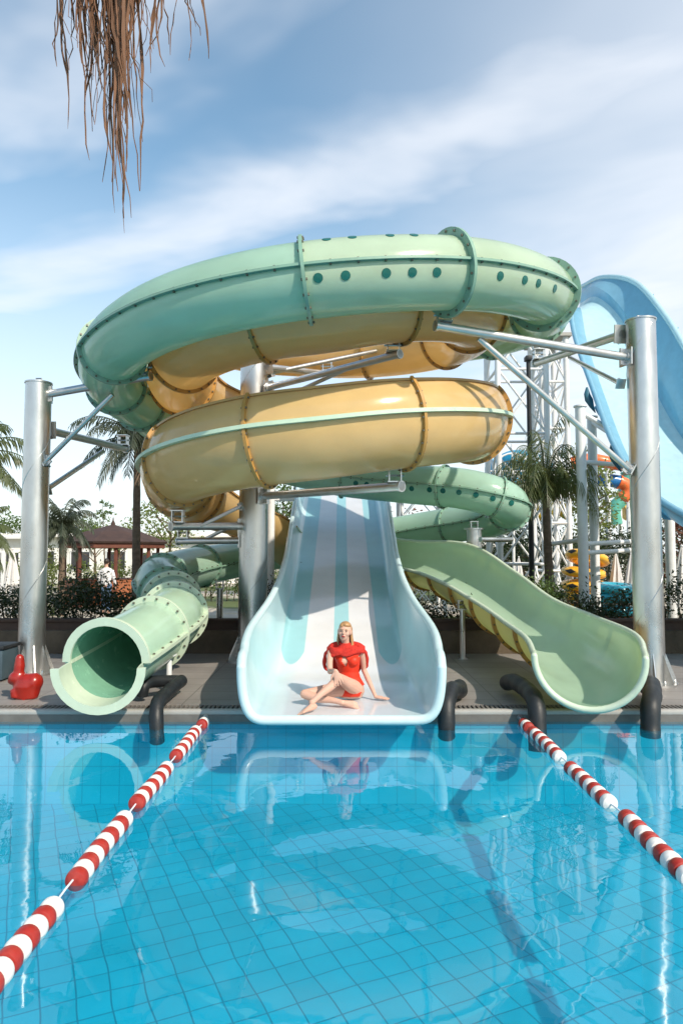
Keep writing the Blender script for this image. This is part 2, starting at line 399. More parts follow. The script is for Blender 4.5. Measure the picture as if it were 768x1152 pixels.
# ------------------------------------------------------------------ world, sun, camera
SUN_DIR = V((0.50, -0.60, 0.64)).normalized()       # towards the sun: high on the right, a little in front of the slides
def make_world():
    w = bpy.data.worlds.new('World'); S.world = w; w.use_nodes = True
    nt = w.node_tree; nt.nodes.clear(); L = nt.links.new
    out = nt.nodes.new('ShaderNodeOutputWorld'); bg = nt.nodes.new('ShaderNodeBackground')
    sky = nt.nodes.new('ShaderNodeTexSky'); sky.sky_type = 'NISHITA'; sky.sun_disc = False
    sky.sun_elevation = math.asin(SUN_DIR.z); sky.sun_rotation = math.atan2(SUN_DIR.x, SUN_DIR.y)
    sky.air_density = 1.0; sky.dust_density = 0.8; sky.ozone_density = 1.0; sky.altitude = 0
    tc = nt.nodes.new('ShaderNodeTexCoord'); sp = nt.nodes.new('ShaderNodeSeparateXYZ'); L(tc.outputs['Generated'], sp.inputs[0])
    def op(o, a, b=0.0, c=None):
        n = nt.nodes.new('ShaderNodeMath'); n.operation = o
        for i, q in enumerate((a, b, c)):
            if q is None: continue
            if isinstance(q, (int, float)): n.inputs[i].default_value = q
            else: L(q, n.inputs[i])
        return n.outputs[0]
    z = op('MAXIMUM', sp.outputs['Z'], 0.05)
    # thin high cloud on a plane overhead
    px = op('DIVIDE', sp.outputs['X'], z); py = op('DIVIDE', sp.outputs['Y'], z)
    comb = nt.nodes.new('ShaderNodeCombineXYZ')
    along = op('SUBTRACT', op('MULTIPLY', px, 0.857), op('MULTIPLY', py, 0.514))
    across = op('ADD', op('MULTIPLY', px, 0.514), op('MULTIPLY', py, 0.857))
    L(op('MULTIPLY', along, 0.62), comb.inputs[0]); L(across, comb.inputs[1])
    def noise_(scale, detail, dist=0.0):
        n = nt.nodes.new('ShaderNodeTexNoise'); n.inputs['Scale'].default_value = scale; n.inputs['Detail'].default_value = detail
        n.inputs['Roughness'].default_value = 0.6; n.inputs['Distortion'].default_value = dist; L(comb.outputs[0], n.inputs['Vector']); return n.outputs['Fac']
    nA = noise_(1.3, 4, 0.3); nB = noise_(2.6, 5, 0.5)
    wob = op('ADD', across, op('MULTIPLY', op('SUBTRACT', nA, 0.5), 0.9))
    def bump(centre, width):
        d = op('DIVIDE', op('SUBTRACT', wob, centre), width)
        return op('POWER', 2.718, op('MULTIPLY', op('MULTIPLY', d, d), -1.0))
    band = op('ADD', op('MULTIPLY', bump(1.50, 0.22), 0.70), op('MULTIPLY', bump(0.84, 0.13), 0.50))
    def mr(src, a, b, c=0.0, d=1.0):
        n = nt.nodes.new('ShaderNodeMapRange'); n.interpolation_type = 'SMOOTHSTEP'
        n.inputs['From Min'].default_value = a; n.inputs['From Max'].default_value = b
        n.inputs['To Min'].default_value = c; n.inputs['To Max'].default_value = d; L(src, n.inputs['Value']); return n.outputs[0]
    veil = op('MULTIPLY', mr(px, -0.35, 1.2), mr(nA, 0.25, 0.65, 0.55, 0.85))
    tex = mr(nB, 0.25, 0.75, 0.8, 1.05)
    cl = op('MULTIPLY', band, tex)
    hz = mr(sp.outputs['Z'], 0.58, 0.0, 0.0, 0.80)
    f = op('MAXIMUM', op('MAXIMUM', cl, veil), hz)
    f = op('MINIMUM', f, 0.92)
    mx = nt.nodes.new('ShaderNodeMix'); mx.data_type = 'RGBA'
    tint = nt.nodes.new('ShaderNodeMix'); tint.data_type = 'RGBA'; tint.blend_type = 'MULTIPLY'; tint.inputs[0].default_value = 1.0
    tint.inputs[7].default_value = (0.92, 1.12, 1.04, 1); L(sky.outputs[0], tint.inputs[6])
    L(f, mx.inputs[0]); L(tint.outputs[2], mx.inputs[6])
    mx.inputs[7].default_value = (5.0, 5.15, 5.45, 1)
    L(mx.outputs[2], bg.inputs['Color']); bg.inputs['Strength'].default_value = 0.15
    L(bg.outputs[0], out.inputs[0])
make_world()
sun = bpy.data.lights.new('sun', 'SUN'); sun.energy = 3.8; sun.angle = R(0.8); sun.color = (1.0, 0.89, 0.74)
so = bpy.data.objects.new('sun', sun); COL.objects.link(so); so.location = SUN_DIR * 60
so.rotation_euler = (-SUN_DIR).to_track_quat('-Z', 'Y').to_euler()
cam = bpy.data.cameras.new('camera'); cam.sensor_fit = 'VERTICAL'; cam.sensor_height = 36; cam.sensor_width = 24; cam.lens = 24
cam.clip_start = 0.05; cam.clip_end = 3000
co = bpy.data.objects.new('camera', cam); COL.objects.link(co); co.location = CAM; co.rotation_euler = (R(90) + PITCH, 0, 0)
S.camera = co
S.view_settings.view_transform = 'Standard'; S.view_settings.look = 'None'; S.view_settings.gamma = 1.0
S.view_settings.exposure = 0.48
S.render.engine = 'CYCLES'
S.cycles.max_bounces = 10; S.cycles.diffuse_bounces = 4; S.cycles.glossy_bounces = 4; S.cycles.transmission_bounces = 6
S.cycles.transparent_max_bounces = 8; S.cycles.sample_clamp_indirect = 6.0
S.cycles.use_denoising = True; S.cycles.use_adaptive_sampling = True; S.cycles.adaptive_threshold = 0.015
S.cycles.caustics_reflective = False; S.cycles.caustics_refractive = False

# ------------------------------------------------------------------ setting
WATER = -0.12; EDGE = 7.55; FLOORZ = -1.0
PX0, PX1, PY0 = -12.0, 12.0, -3.0
def rect(mb, x0, x1, y0, y1, z, mi=0):
    mb.add([(x0, y0, z), (x1, y0, z), (x1, y1, z), (x0, y1, z)], [(0, 1, 2, 3)], mi)
m = MB(); rect(m, PX0, PX1, PY0, EDGE, FLOORZ); tag(m.build('pool_floor', 'pool_tile', fixn=False), kind='structure')
m = MB()
for a, b in (((PX0, PY0), (PX1, PY0)), ((PX1, PY0), (PX1, EDGE)), ((PX1, EDGE), (PX0, EDGE)), ((PX0, EDGE), (PX0, PY0))):
    m.add([(a[0], a[1], FLOORZ - .01), (b[0], b[1], FLOORZ - .01), (b[0], b[1], -0.045), (a[0], a[1], -0.045)], [(0, 1, 2, 3)])
tag(m.build('pool_wall', 'pool_wall_tile', fixn=False, smooth=False), kind='structure')
m = MB(); m.box((0, EDGE - .012, -.095), (PX1 - PX0 - .06, .02, .1)); tag(m.build('pool_edge_dark_strip', 'drain_and_dark_strip', smooth=False), kind='structure')  # added dark strip imitating the dark reflected gap between coping and water
m = MB(); rect(m, PX0 + .002, PX1 - .002, PY0 + .002, EDGE - .002, WATER); tag(m.build('pool_water', 'pool_water', fixn=False), kind='structure')
# coping round the pool: a pale lip and a dark overflow grating behind it
m = MB()
m.bevbox((0, EDGE + 0.03, -0.022), (PX1 - PX0 + 0.2, 0.10, 0.05), 0.012)
m.bevbox((PX0 - 0.03, 2.2, -0.022), (0.10, 10.5, 0.05), 0.012); m.bevbox((PX1 + 0.03, 2.2, -0.022), (0.10, 10.5, 0.05), 0.012)
m.bevbox((0, PY0 - 0.03, -0.022), (PX1 - PX0 + 0.2, 0.10, 0.05), 0.012)
tag(m.build('pool_edge', 'kerb'), kind='structure')
m = MB()
n = 480
for i in range(n):
    x = PX0 + (i + .5) * (PX1 - PX0) / n
    m.box((x, EDGE + 0.175, -0.012), (0.026, 0.185, 0.018))
m.box((0, EDGE + 0.175, -0.05), (PX1 - PX0, 0.18, 0.03))
tag(m.build('pool_drain_grating', 'drain_and_dark_strip', smooth=False), kind='structure')
m = MB()
dk = 0.27
m.box((0, (EDGE + dk + 11.75) / 2, -0.1), (30, 11.75 - EDGE - dk, 0.2))
m.box((-13.55, 2.27, -0.1), (2.9, 11.08, 0.2)); m.box((13.55, 2.27, -0.1), (2.9, 11.08, 0.2)); m.box((0, -4.6, -0.1), (30, 3.0, 0.2))
tag(m.build('deck', 'deck_tile', smooth=False), kind='structure')
# ground: one sheet to the horizon with the pool terrace left out
m = MB()
GZ = -0.2
xs = [-900, -15, 15, 900]; ys = [-900, -6.1, 11.75, 1500]
for i in range(3):
    for j in range(3):
        if i == 1 and j == 1: continue
        rect(m, xs[i], xs[i + 1], ys[j], ys[j + 1], GZ)
tag(m.build('ground', 'ground_mix', fixn=False), kind='structure')
# planting bed behind the low wall
m = MB(); m.bevbox((0, 12.4, 0.12), (34, 1.3, 0.55), 0.05); tag(m.build('planting_bed', 'soil'), kind='structure')
def low_wall(x0, x1, label):
    m = MB()
    m.bevbox(((x0 + x1) / 2, 11.9, 0.17), (x1 - x0, 0.18, 0.72), 0.01)
    m.bevbox(((x0 + x1) / 2, 11.9, 0.555), (x1 - x0 + 0.02, 0.24, 0.05), 0.01)
    tag(m.build('planter_wall', 'planter_wall', loc=((x0 + x1) / 2, 11.9, -0.2)), label, 'wall')
low_wall(-17, -1.02, 'low dark brown planter wall behind the deck, left of the wide pale slide')
low_wall(1.02, 17, 'low dark brown planter wall behind the deck, right of the wide pale slide')

# ------------------------------------------------------------------ flumes
UP = V((0, 0, 1))
class Flume:
    """a moulded chute swept along a path; row = x,y,z,radius,outer wall,inner wall,roll,depth factor"""
    def __init__(s, ctrl, step=0.12, closed=True, t=0.014):
        s.row, s.par, s.len = catmull(ctrl, step); s.closed = closed; s.t = t
        p = s.row[:, :3]; s.fr = []
        for i in range(len(p)):
            T = V(p[min(i + 1, len(p) - 1)] - p[max(i - 1, 0)]).normalized()
            L = UP.cross(T).normalized(); U = T.cross(L).normalized()
            a = s.row[i, 6]
            L2 = L * math.cos(a) + U * math.sin(a); U2 = U * math.cos(a) - L * math.sin(a)
            s.fr.append((V(p[i]), T, L2, U2))
    def index(s, par): return int(np.argmin(np.abs(s.par - par)))
    def prof(s, i, off=0.0):
        r, wo, wi, df = s.row[i, 3], s.row[i, 4], s.row[i, 5], s.row[i, 7]
        if s.closed:
            n = 36
            return [(math.cos(2 * math.pi * k / n) * (r + off), math.sin(2 * math.pi * k / n) * (r + off)) for k in range(n)]
        q = []
        for k in (2, 1): q.append((-(r + off), wi * k / 2))
        n = 26
        for k in range(n + 1):
            a = math.pi * k / n
            q.append((-math.cos(a) * (r + off), -math.sin(a) * (r * df + off)))
        top = math.asin(min(.85, wo / .56))
        for k in range(1, 7):
            a = top * k / 6; q.append(((r + off) * math.cos(a), .56 / .53 * (r + off) * math.sin(a)) if wo > .02 else (r + off, .0008 * k))
        return q
    def ring_pts(s, i, off, along=0.0, half=None):
        c, T, L, U = s.fr[i]; q = s.prof(i, off)
        if half == 'top': q = [(math.cos(math.pi * k / 18) * (s.row[i, 3] + off), math.sin(math.pi * k / 18) * (s.row[i, 3] + off)) for k in range(19)]
        if half == 'low': q = [(-math.cos(math.pi * k / 18) * (s.row[i, 3] + off), -math.sin(math.pi * k / 18) * (s.row[i, 3] + off)) for k in range(19)]
        return [c + L * a + U * b + T * along for a, b in q]
    def shell(s, mb, i0, i1, half=None, mo=0, mi_=1):
        closed = s.closed and half is None
        for off, mat_i in ((0.0, mo), (-s.t, mi_)):
            rings = [s.ring_pts(i, off, 0, half) for i in range(i0, i1 + 1)]
            n = len(rings[0]); vs = [q for r in rings for q in r]; fs = []
            for i in range(len(rings) - 1):
                for k in range(n if closed else n - 1):
                    k2 = (k + 1) % n
                    f = (i * n + k, i * n + k2, (i + 1) * n + k2, (i + 1) * n + k)
                    fs.append(f if off < 0 else f[::-1])
            mb.add(vs, fs, mat_i)
        # join the two skins at the ends and along the open rims
        for i in (i0, i1):
            a = s.ring_pts(i, 0.0, 0, half); b = s.ring_pts(i, -s.t, 0, half); n = len(a)
            mb.add(a + b, [(k, (k + 1) % n, n + (k + 1) % n, n + k) for k in range(n if closed else n - 1)], mo)
        if not closed:
            for e in (0, -1):
                a = [s.ring_pts(i, 0.0, 0, half)[e] for i in range(i0, i1 + 1)]; b = [s.ring_pts(i, -s.t, 0, half)[e] for i in range(i0, i1 + 1)]
                n = len(a); mb.add(a + b, [(k, k + 1, n + k + 1, n + k) for k in range(n - 1)], mo)
    def flange(s, i, h=0.04, w=0.018, bolts=True, half=None, inner=0.0, bs=0.13):
        mb = MB(); loops = [s.ring_pts(i, inner, -w, half), s.ring_pts(i, h, -w, half), s.ring_pts(i, h, w, half), s.ring_pts(i, inner, w, half)]
        n = len(loops[0]); closed = s.closed and half is None; fs = []
        for a in range(4):
            b = (a + 1) % 4
            for k in range(n if closed else n - 1):
                k2 = (k + 1) % n; fs.append((a * n + k, a * n + k2, b * n + k2, b * n + k))
        if not closed: fs += [(0, n, 2 * n, 3 * n), (n - 1, 2 * n - 1, 3 * n - 1, 4 * n - 1)]
        mb.add([q for l in loops for q in l], fs, 0)
        if bolts:
            c, T, L, U = s.fr[i]
            for sg in (-1, 1):
                pts = s.ring_pts(i, h * 0.55, sg * (w + 0.006), half); acc = 0
                for k in range(1, len(pts)):
                    acc += (pts[k] - pts[k - 1]).length
                    if acc > bs:
                        acc = 0; mb.box(pts[k], (0.022, 0.022, 0.022), Matrix((L, T, U)).transposed(), 1)
        return mb
    def rail(s, i0, i1, key, out, h, mb=None, bolts=0.17, base=0.0):
        """a strip running along the chute; key gives the profile index or 'L'/'R' at the middle height"""
        mb = mb or MB(); pts = []
        for i in range(i0, i1 + 1):
            c, T, L, U = s.fr[i]; r = s.row[i, 3]
            if key == 'L': a, sg, up = c + L * r, 1, 0.0
            elif key == 'R': a, sg, up = c - L * r, -1, 0.0
            elif key == 'outer': q = s.prof(i)[-1]; a, sg, up = c + L * q[0] + U * q[1], 1, 0
            else: q = s.prof(i)[0]; a, sg, up = c + L * q[0] + U * q[1], -1, 0
            p0 = a - L * sg * 0.02 * (base == 0) + L * sg * base; p1 = a + L * sg * out
            pts.append((p0 - U * h, p1 - U * h, p1 + U * h, p0 + U * h))
        vs = [q for r in pts for q in r]; fs = []
        for i in range(len(pts) - 1):
            for k in range(4):
                fs.append((i * 4 + k, i * 4 + (k + 1) % 4, (i + 1) * 4 + (k + 1) % 4, (i + 1) * 4 + k))
        fs += [(0, 1, 2, 3), tuple((len(pts) - 1) * 4 + k for k in range(4))]
        mb.add(vs, fs, 0)
        if bolts:
            acc = 0
            for i in range(len(pts) - 1):
                acc += (pts[i + 1][0] - pts[i][0]).length
                if acc > bolts:
                    acc = 0; c, T, L, U = s.fr[i0 + i]; m_ = Matrix((L, T, U)).transposed()
                    mid = (pts[i][0] + pts[i][1] + pts[i][2] + pts[i][3]) / 4
                    mb.box(mid - U * (h + 0.006), (0.022, 0.022, 0.02), m_, 1); mb.box(mid + U * (h + 0.006), (0.022, 0.022, 0.02), m_, 1)
        return mb
    def dot(s, i, ang, r, name, material, parent):
        """a round window let into the chute wall"""
        c, T, L, U = s.fr[i]; rr = s.row[i, 3] + 0.004
        vs = []
        for rad, o_ in ((0, 0.003), (r * .96, 0.002), (r, -0.006)):
            for k in range(14):
                b = 2 * math.pi * k / 14; a = ang + math.sin(b) * rad / rr
                vs.append(c + (L * math.cos(a) + U * math.sin(a)) * (rr + o_) + T * math.cos(b) * rad)
        fs = [(j * 14 + k, j * 14 + (k + 1) % 14, (j + 1) * 14 + (k + 1) % 14, (j + 1) * 14 + k) for j in (0, 1) for k in range(14)]
        mb = MB(); mb.add(vs, fs); return mb.build(name, material, parent)

CX, CY = -0.25, 10.7
def lerp_tab(tab, a):
    xs = [q[0] for q in tab][::-1]; ys = [q[1] for q in tab][::-1]
    return float(np.interp(a, xs, ys))
def hel(Rr, a, z): return (CX + Rr * math.sin(R(a)), CY - Rr * math.cos(R(a)), z)

# --- closed green tube: top turn, drop behind, dotted loop, then out to the pool on the left
ztab = [(200, 6.05), (150, 5.95), (90, 5.5), (45, 5.08), (0, 4.69), (-45, 4.45), (-90, 4.27), (-110, 4.18)]
g = []
g.append((0.3, 14.25, 6.15)); g.append((0.9, 14.15, 6.12)); g.append((1.7, 13.75, 6.05))
GA = []
for a in (150, 130, 110, 90, 70, 50, 30, 10, -10, -30, -50, -70, -90, -106):
    if a == 150: continue
    GA.append(len(g)); g.append(hel(3.38 - .14 * max(0, min(1, (-a - 20) / 60)), a, lerp_tab(ztab, a)))
g += [(-3.15, 12.75, 4.02), (-2.45, 13.75, 3.82), (-1.3, 14.35, 3.6), (0.0, 14.45, 3.32), (1.25, 14.0, 3.14), (2.45, 13.35, 2.96), (3.3, 13.5, 2.68), (3.25, 14.7, 2.46),
      (2.1, 15.9, 2.3), (0.9, 16.6, 2.12), (-0.6, 16.8, 1.9), (-1.8, 16.1, 1.68), (-2.55, 14.8, 1.52), (-3.0, 13.3, 1.40), (-3.15, 12.0, 1.26)]
g += [tuple(P(182, 662, 11.2)), tuple(P(196, 680, 10.4)), tuple(P(193, 696, 9.5)), tuple(P(160, 720, 8.4)), tuple(P(120, 745, 7.45)), tuple(P(111, 752, 7.2))]
NG = len(g)
gr = []
for i, q in enumerate(g):
    r = 0.41 if i < 17 else 0.40
    if i >= NG - 4: r = 0.41
    gr.append((q[0], q[1], q[2], r, 0, 0, 0, 1))
G = Flume(gr, 0.13, True)
gt = empty('tube_slide', (-2.5, 7.3, 0), 'long closed green tube slide coiling round the top, ending at the pool on the left', 'slide')
last = len(G.row) - 1
iend = int(np.argmin(np.abs(G.len - (G.len[-1] - 0.24))))
base_ = GA[-1]
mb = MB(); im = min(range(G.index(3), G.index(base_)), key=lambda i: abs(math.degrees(math.atan2(G.row[i, 0] - CX, -(G.row[i, 1] - CY))) + 2.5)); G.shell(mb, 0, im); mb.build('tube_shell', ['green_mint', 'green_mint'], gt, fixn=False)
mb = MB(); G.shell(mb, im, G.index(base_ + 17)); mb.build('tube_shell', ['green_gel', 'green_gel'], gt, fixn=False)
mb = MB(); G.shell(mb, G.index(base_ + 17), iend); mb.build('end_section', ['green_pale', 'green_inner'], gt, fixn=False)
iA = G.index(NG - 7)
mb = MB(); G.shell(mb, iend, last, half='low'); mb.build('outlet_lip', ['green_rim', 'green_rim'], gt, fixn=False)
# ring flanges
fpars = [GA[0], GA[1] + .6, GA[2] + .7, GA[4] + .35, GA[5] + .7, GA[7] + .95, GA[9] + .9, GA[11] - .1, GA[12] + .2]
big = {GA[4] + .35, GA[2] + .7, GA[5] + .7}
for q in [1.0, 2.2] : G.flange(G.index(q)).build('ring_flange', ['green_flange', 'bolt'], gt)
for a, h in ((88, .06), (62, .09), (25, .09), (-2.5, .07), (-58, .06), (-84, .06), (-103, .06), (118, .06)):
    # nearest sample to that helix angle
    best = min(range(G.index(3), G.index(GA[-1] + .3)), key=lambda i: abs(math.degrees(math.atan2(G.row[i, 0] - CX, -(G.row[i, 1] - CY))) - a))
    G.flange(best, h).build('ring_flange', ['green_flange', 'bolt'], gt)
base = GA[-1]
for q in (1.3, 2.6, 4.0, 5.6, 6.5, 7.4, 8.7, 10.6, 12.3, 13.6, 14.9, 16.3):
    G.flange(G.index(base + q), 0.045).build('ring_flange', ['green_flange', 'bolt'], gt)
for q in (NG - 5.3, NG - 4.3, NG - 3.3):
    G.flange(G.index(q), 0.07).build('ring_flange', ['green_rim', 'bolt'], gt)
G.flange(iend, 0.075, 0.025, False, 'top', -0.012).build('ring_flange', ['green_rim', 'bolt'], gt)
G.flange(last, 0.075, 0.02, False, 'low', -0.014).build('outlet_rim', ['green_rim', 'bolt'], gt)
i2 = G.index(NG - 3.0)
G.rail(0, G.index(base + 17), 'L', 0.05, 0.014).build('seam_flange', ['green_flange', 'bolt'], gt)
G.rail(0, G.index(base + 17), 'R', 0.05, 0.014).build('seam_flange', ['green_flange', 'bolt'], gt)
G.rail(G.index(base + 17), iend, 'L', 0.06, 0.02).build('seam_flange', ['green_rim', 'bolt'], gt)
G.rail(G.index(base + 17), iend, 'R', 0.06, 0.02).build('seam_flange', ['green_rim', 'bolt'], gt)
# round windows on the front of the top turn and on the lower loop
def ang_i(a): return min(range(G.index(3), G.index(GA[-1] + .3)), key=lambda i: abs(math.degrees(math.atan2(G.row[i, 0] - CX, -(G.row[i, 1] - CY))) - a))
for a in (50, 44.5, 39, 33.5, 20, 15, 10, 5, 0.5):
    G.dot(ang_i(a), R(-20), 0.052, 'round_window', 'green_dark', gt)
for a in (18, 12, 6, 1):
    G.dot(ang_i(a), R(52), 0.05, 'round_window', 'green_dark', gt)
for k in range(11):
    G.dot(G.index(base + 4.3 + k * 0.24), R(195), 0.055, 'round_window', 'green_dark', gt)

# --- yellow open chute: two turns inside the green one, then a run-out trough to the right
ytab = [(180, 5.66), (135, 5.58), (90, 5.40), (45, 5.15), (0, 4.78), (-45, 4.63), (-90, 4.48), (-180, 4.2), (-270, 3.83), (-360, 3.27), (-405, 3.1), (-450, 2.94)]
RY = 2.28
yl = [(-2.3, 12.4, 5.72, .50, .30, .1, 0, 1.1), (-1.5, 12.9, 5.70, .50, .30, .1, 0, 1.1)]
a = 180
while a >= -450:
    x, y, z = hel(RY, a, lerp_tab(ytab, a))
    wo = 0.30 if a > -120 else 0.42
    yl.append((x, y, z, 0.50 if a > -120 else .53, wo, 0.1, 0, 1.12 if a > -120 else 1.22)); a -= 18
YEND = len(yl) - 1
yl += [(-2.62, 11.7, 2.84, .53, .3, .1, 0, 1.15), (-2.35, 13.0, 2.66, .53, .15, .05, 0, 1.0), (-1.6, 14.3, 2.42, .53, .05, 0, 0, 1.0)]
ex = [(P(335, 628, 14.9), P(340, 601, 16.0)), (P(385, 632, 14.5), P(392, 604, 15.6)), (P(438, 636, 13.4), P(452, 610, 14.5)), (P(475, 643, 12.5), P(515, 613, 13.4)), (P(515, 658, 11.4), P(560, 641, 12.3)),
      (P(545, 678, 10.4), P(605, 671, 11.1)), (P(574, 700, 9.4), P(655, 692, 9.9)), (P(597, 719, 8.3), P(702, 711, 8.55)), (P(603, 735, 7.55), P(717, 732, 7.6)), (P(604, 741, 7.15), P(719, 739, 7.15))]
for A, B in ex:
    c = (A + B) / 2; d = B - A
    yl.append((c.x, c.y, c.z, d.length / 2, 0, 0, math.asin(d.z / d.length), 0.98))
Y = Flume(yl, 0.12, False)
yt = empty('open_chute', (2.6, 7.3, 0), 'yellow open chute coiling twice in the middle, ending in the pale green trough at right', 'slide')
isp = Y.index(YEND + 3.2); ylast = len(Y.row) - 1
mb = MB(); Y.shell(mb, 0, isp); mb.build('chute_shell', ['yellow_gel', 'yellow_gel'], yt, fixn=False)
mb = MB(); Y.shell(mb, isp, ylast); mb.build('exit_trough', ['yellow_gel', 'green_pale'], yt, fixn=False)
def yang(a, turn):
    # samples of that turn: helix angle measured continuously
    tgt = 2 + (180 - (a - 360 * turn)) / 18.0
    return Y.index(tgt)
for turn, a in [(0, x) for x in (160, 115, 72, 26, -20, -62, -92, -130, -175)] + [(1, x) for x in (140, 96, 26, -20, -62)]:
    Y.flange(yang(a, turn), 0.05, 0.02).build('ring_flange', ['yellow_flange', 'bolt'], yt)
Y.flange(Y.index(2 + (180 + 280) / 18), 0.07, 0.03).build('ring_flange', ['yellow_flange', 'bolt'], yt)
Y.flange(yang(-90, 1), 0.05, 0.02).build('ring_flange', ['yellow_flange', 'bolt'], yt)
for q in (YEND + 1.2, YEND + 2.5, YEND + 4, YEND + 5.6, YEND + 6.7, YEND + 7.5, YEND + 8.2, YEND + 8.9, YEND + 9.6, YEND + 10.5):
    Y.flange(Y.index(q), 0.05, 0.025).build('ring_flange', ['yellow_flange', 'bolt'], yt)
j0 = yang(-100, 0)
Y.rail(0, isp, 'outer', 0.035, 0.016, bolts=0).build('rim_flange', ['yellow_flange', 'bolt'], yt)
Y.rail(0, isp, 'inner', 0.035, 0.016, bolts=0).build('rim_flange', ['yellow_flange', 'bolt'], yt)
Y.rail(0, yang(-150, 0), 'L', 0.05, 0.014).build('seam_flange', ['yellow_flange', 'bolt'], yt)
Y.rail(yang(-150, 0) + 1, yang(-100, 1), 'L', 0.065, 0.024, bolts=0).build('seam_flange', ['green_trim', 'bolt'], yt)
for e in (0, -1):
    mb = MB(); mb.tube([Y.ring_pts(i, 0.012)[e] for i in range(isp, ylast + 1)], 0.034, 10); mb.ball(Y.ring_pts(ylast, 0.012)[e], .036, 12); mb.build('trough_rim', 'green_rim', yt)
mb = MB(); mb.tube(Y.ring_pts(ylast, 0.012), 0.036, 12); mb.build('outlet_rim', 'green_rim', yt)

# --- wide pale blue slide with the woman on its run-out
RIM = [(6.95, .50, .965), (7.1, .61, .985), (7.3, .68, 1.0), (7.9, .80, 1.05), (8.6, .92, 1.01), (9.3, 1.08, .93), (10.2, 1.35, .87), (11.5, 1.72, .88), (13, 2.14, .94), (15.7, 3.12, 1.0), (18.4, 4.15, 1.0)]
FLO = [(6.95, .065), (7.9, .075), (8.5, .10), (8.9, .17), (9.3, .28), (10.2, .62), (11.5, 1.08), (13, 1.58), (15.7, 2.55), (18.4, 3.58)]
def smooth_interp(tab, col, y):
    xs = np.array([q[0] for q in tab]); vs = np.array([q[col] for q in tab]); w = np.linspace(-0.35, 0.35, 9)
    return float(np.mean([np.interp(y + d, xs, vs) if xs[0] <= y + d <= xs[-1] else np.interp(y, xs, vs) for d in w]))
def wide_prof(y, off=0.0):
    rz, hw, fz = smooth_interp(RIM, 1, y), smooth_interp(RIM, 2, y), smooth_interp(FLO, 1, y)
    fw = 0.70; q = []
    n = 16
    side = []
    for k in range(n + 1):
        t = k / n; a = t * math.pi / 2
        # super-ellipse corner from the flat floor up to a nearly upright wall
        xx = fw + (hw - fw) * (math.sin(a) ** 0.62); zz = fz + (rz - fz) * (1 - math.cos(a) ** 1.0) ** 1.25
        side.append((xx, zz))
    pts = [(-x, z) for x, z in side[::-1]] + [(-fw * 0.5, fz), (-0.115, fz), (0.115, fz), (fw * 0.5, fz)] + side
    if off:
        o2 = []
        for i, p in enumerate(pts):
            a = pts[max(i - 1, 0)]; b = pts[min(i + 1, len(pts) - 1)]
            dx, dz = b[0] - a[0], b[1] - a[1]; l = math.hypot(dx, dz) or 1
            o2.append((p[0] + dz / l * off, p[1] - dx / l * off))
        pts = o2
    return pts
wt = empty('wide_slide', (0, 7.0, 0), 'wide pale blue and white slide in the middle, where the woman in red sits', 'slide')
yy = list(np.arange(6.95, 18.41, 0.12))
mb = MB()
for off, mi_ in ((0.0, 0), (0.035, 1)):
    vs = []; fs = []
    for y in yy: vs += [(x, y, z) for x, z in wide_prof(y, off)]
    n = len(wide_prof(7.0))
    for i in range(len(yy) - 1):
        for k in range(n - 1): fs.append((i * n + k, i * n + k + 1, (i + 1) * n + k + 1, (i + 1) * n + k))
    mb.add(vs, fs, mi_)
for y in (yy[0], yy[-1]):
    a = [(x, y, z) for x, z in wide_prof(y)]; b = [(x, y, z) for x, z in wide_prof(y, .035)]; n = len(a)
    mb.add(a + b, [(k, k + 1, n + k + 1, n + k) for k in range(n - 1)], 1)
for e in (0, -1):
    a = [(wide_prof(y)[e][0], y, wide_prof(y)[e][1]) for y in yy]; b = [(wide_prof(y, .035)[e][0], y, wide_prof(y, .035)[e][1]) for y in yy]; n = len(a)
    mb.add(a + b, [(k, k + 1, n + k + 1, n + k) for k in range(n - 1)], 1)
mb.build('slide_trough', ['lane_gel', 'lane_outer'], wt, fixn=False)
# rolled rims along both walls and round the mouth
mb = MB(); q = wide_prof(6.95, 0.03)
mb.tube([(x, 6.95, z) for x, z in q], 0.05, 12); mb.ball(tuple(V((q[0][0], 6.95, q[0][1]))), .05); mb.ball(tuple(V((q[-1][0], 6.95, q[-1][1]))), .05); mb.build('mouth_rim', 'lane_outer', wt)
for e in (0, -1):
    mb = MB(); mb.tube([(wide_prof(y, .03)[e][0], y, wide_prof(y, .03)[e][1]) for y in yy], [0.05 - .004 * min(1, i / 10) for i in range(len(yy))], 12); mb.build('side_rim', 'lane_outer', wt)
for y in (8.75, 10.6, 12.5, 14.6, 16.6):
    mb = MB(); a = [(x, y, z) for x, z in wide_prof(y, .036)]
    b = [(x, y, z) for x, z in wide_prof(y, .09)]; a2 = [(x, y + .03, z) for x, _, z in a]; b2 = [(x, y + .03, z) for x, _, z in b]; n = len(a)
    fs = []
    for k in range(n - 1):
        for u, w_ in ((0, 1), (1, 3), (3, 2), (2, 0)): fs.append((u * n + k, u * n + k + 1, w_ * n + k + 1, w_ * n + k))
    mb.add(a + b + a2 + b2, fs); mb.build('joint_flange', 'lane_outer', wt)
for y in (9.9, 12.6, 15.2, 17.8):
    for sx in (-1, 1):
        z = smooth_interp(FLO, 1, y) - 0.05
        mb = MB(); mb.tube([(sx * 0.6, y, -0.19), (sx * .6, y, z)], 0.06, 12); mb.lathe((sx * .6, y, -.2 if y > 11.8 else 0.0), [(.14, 0), (.14, .015)], 16)
        mb.build('support_leg', 'steel_pipe', wt)
    mb = MB(); mb.tube([(-.8, y, z - .02), (.8, y, z - .02)], 0.05, 10); mb.build('cross_beam', 'steel_pipe', wt)
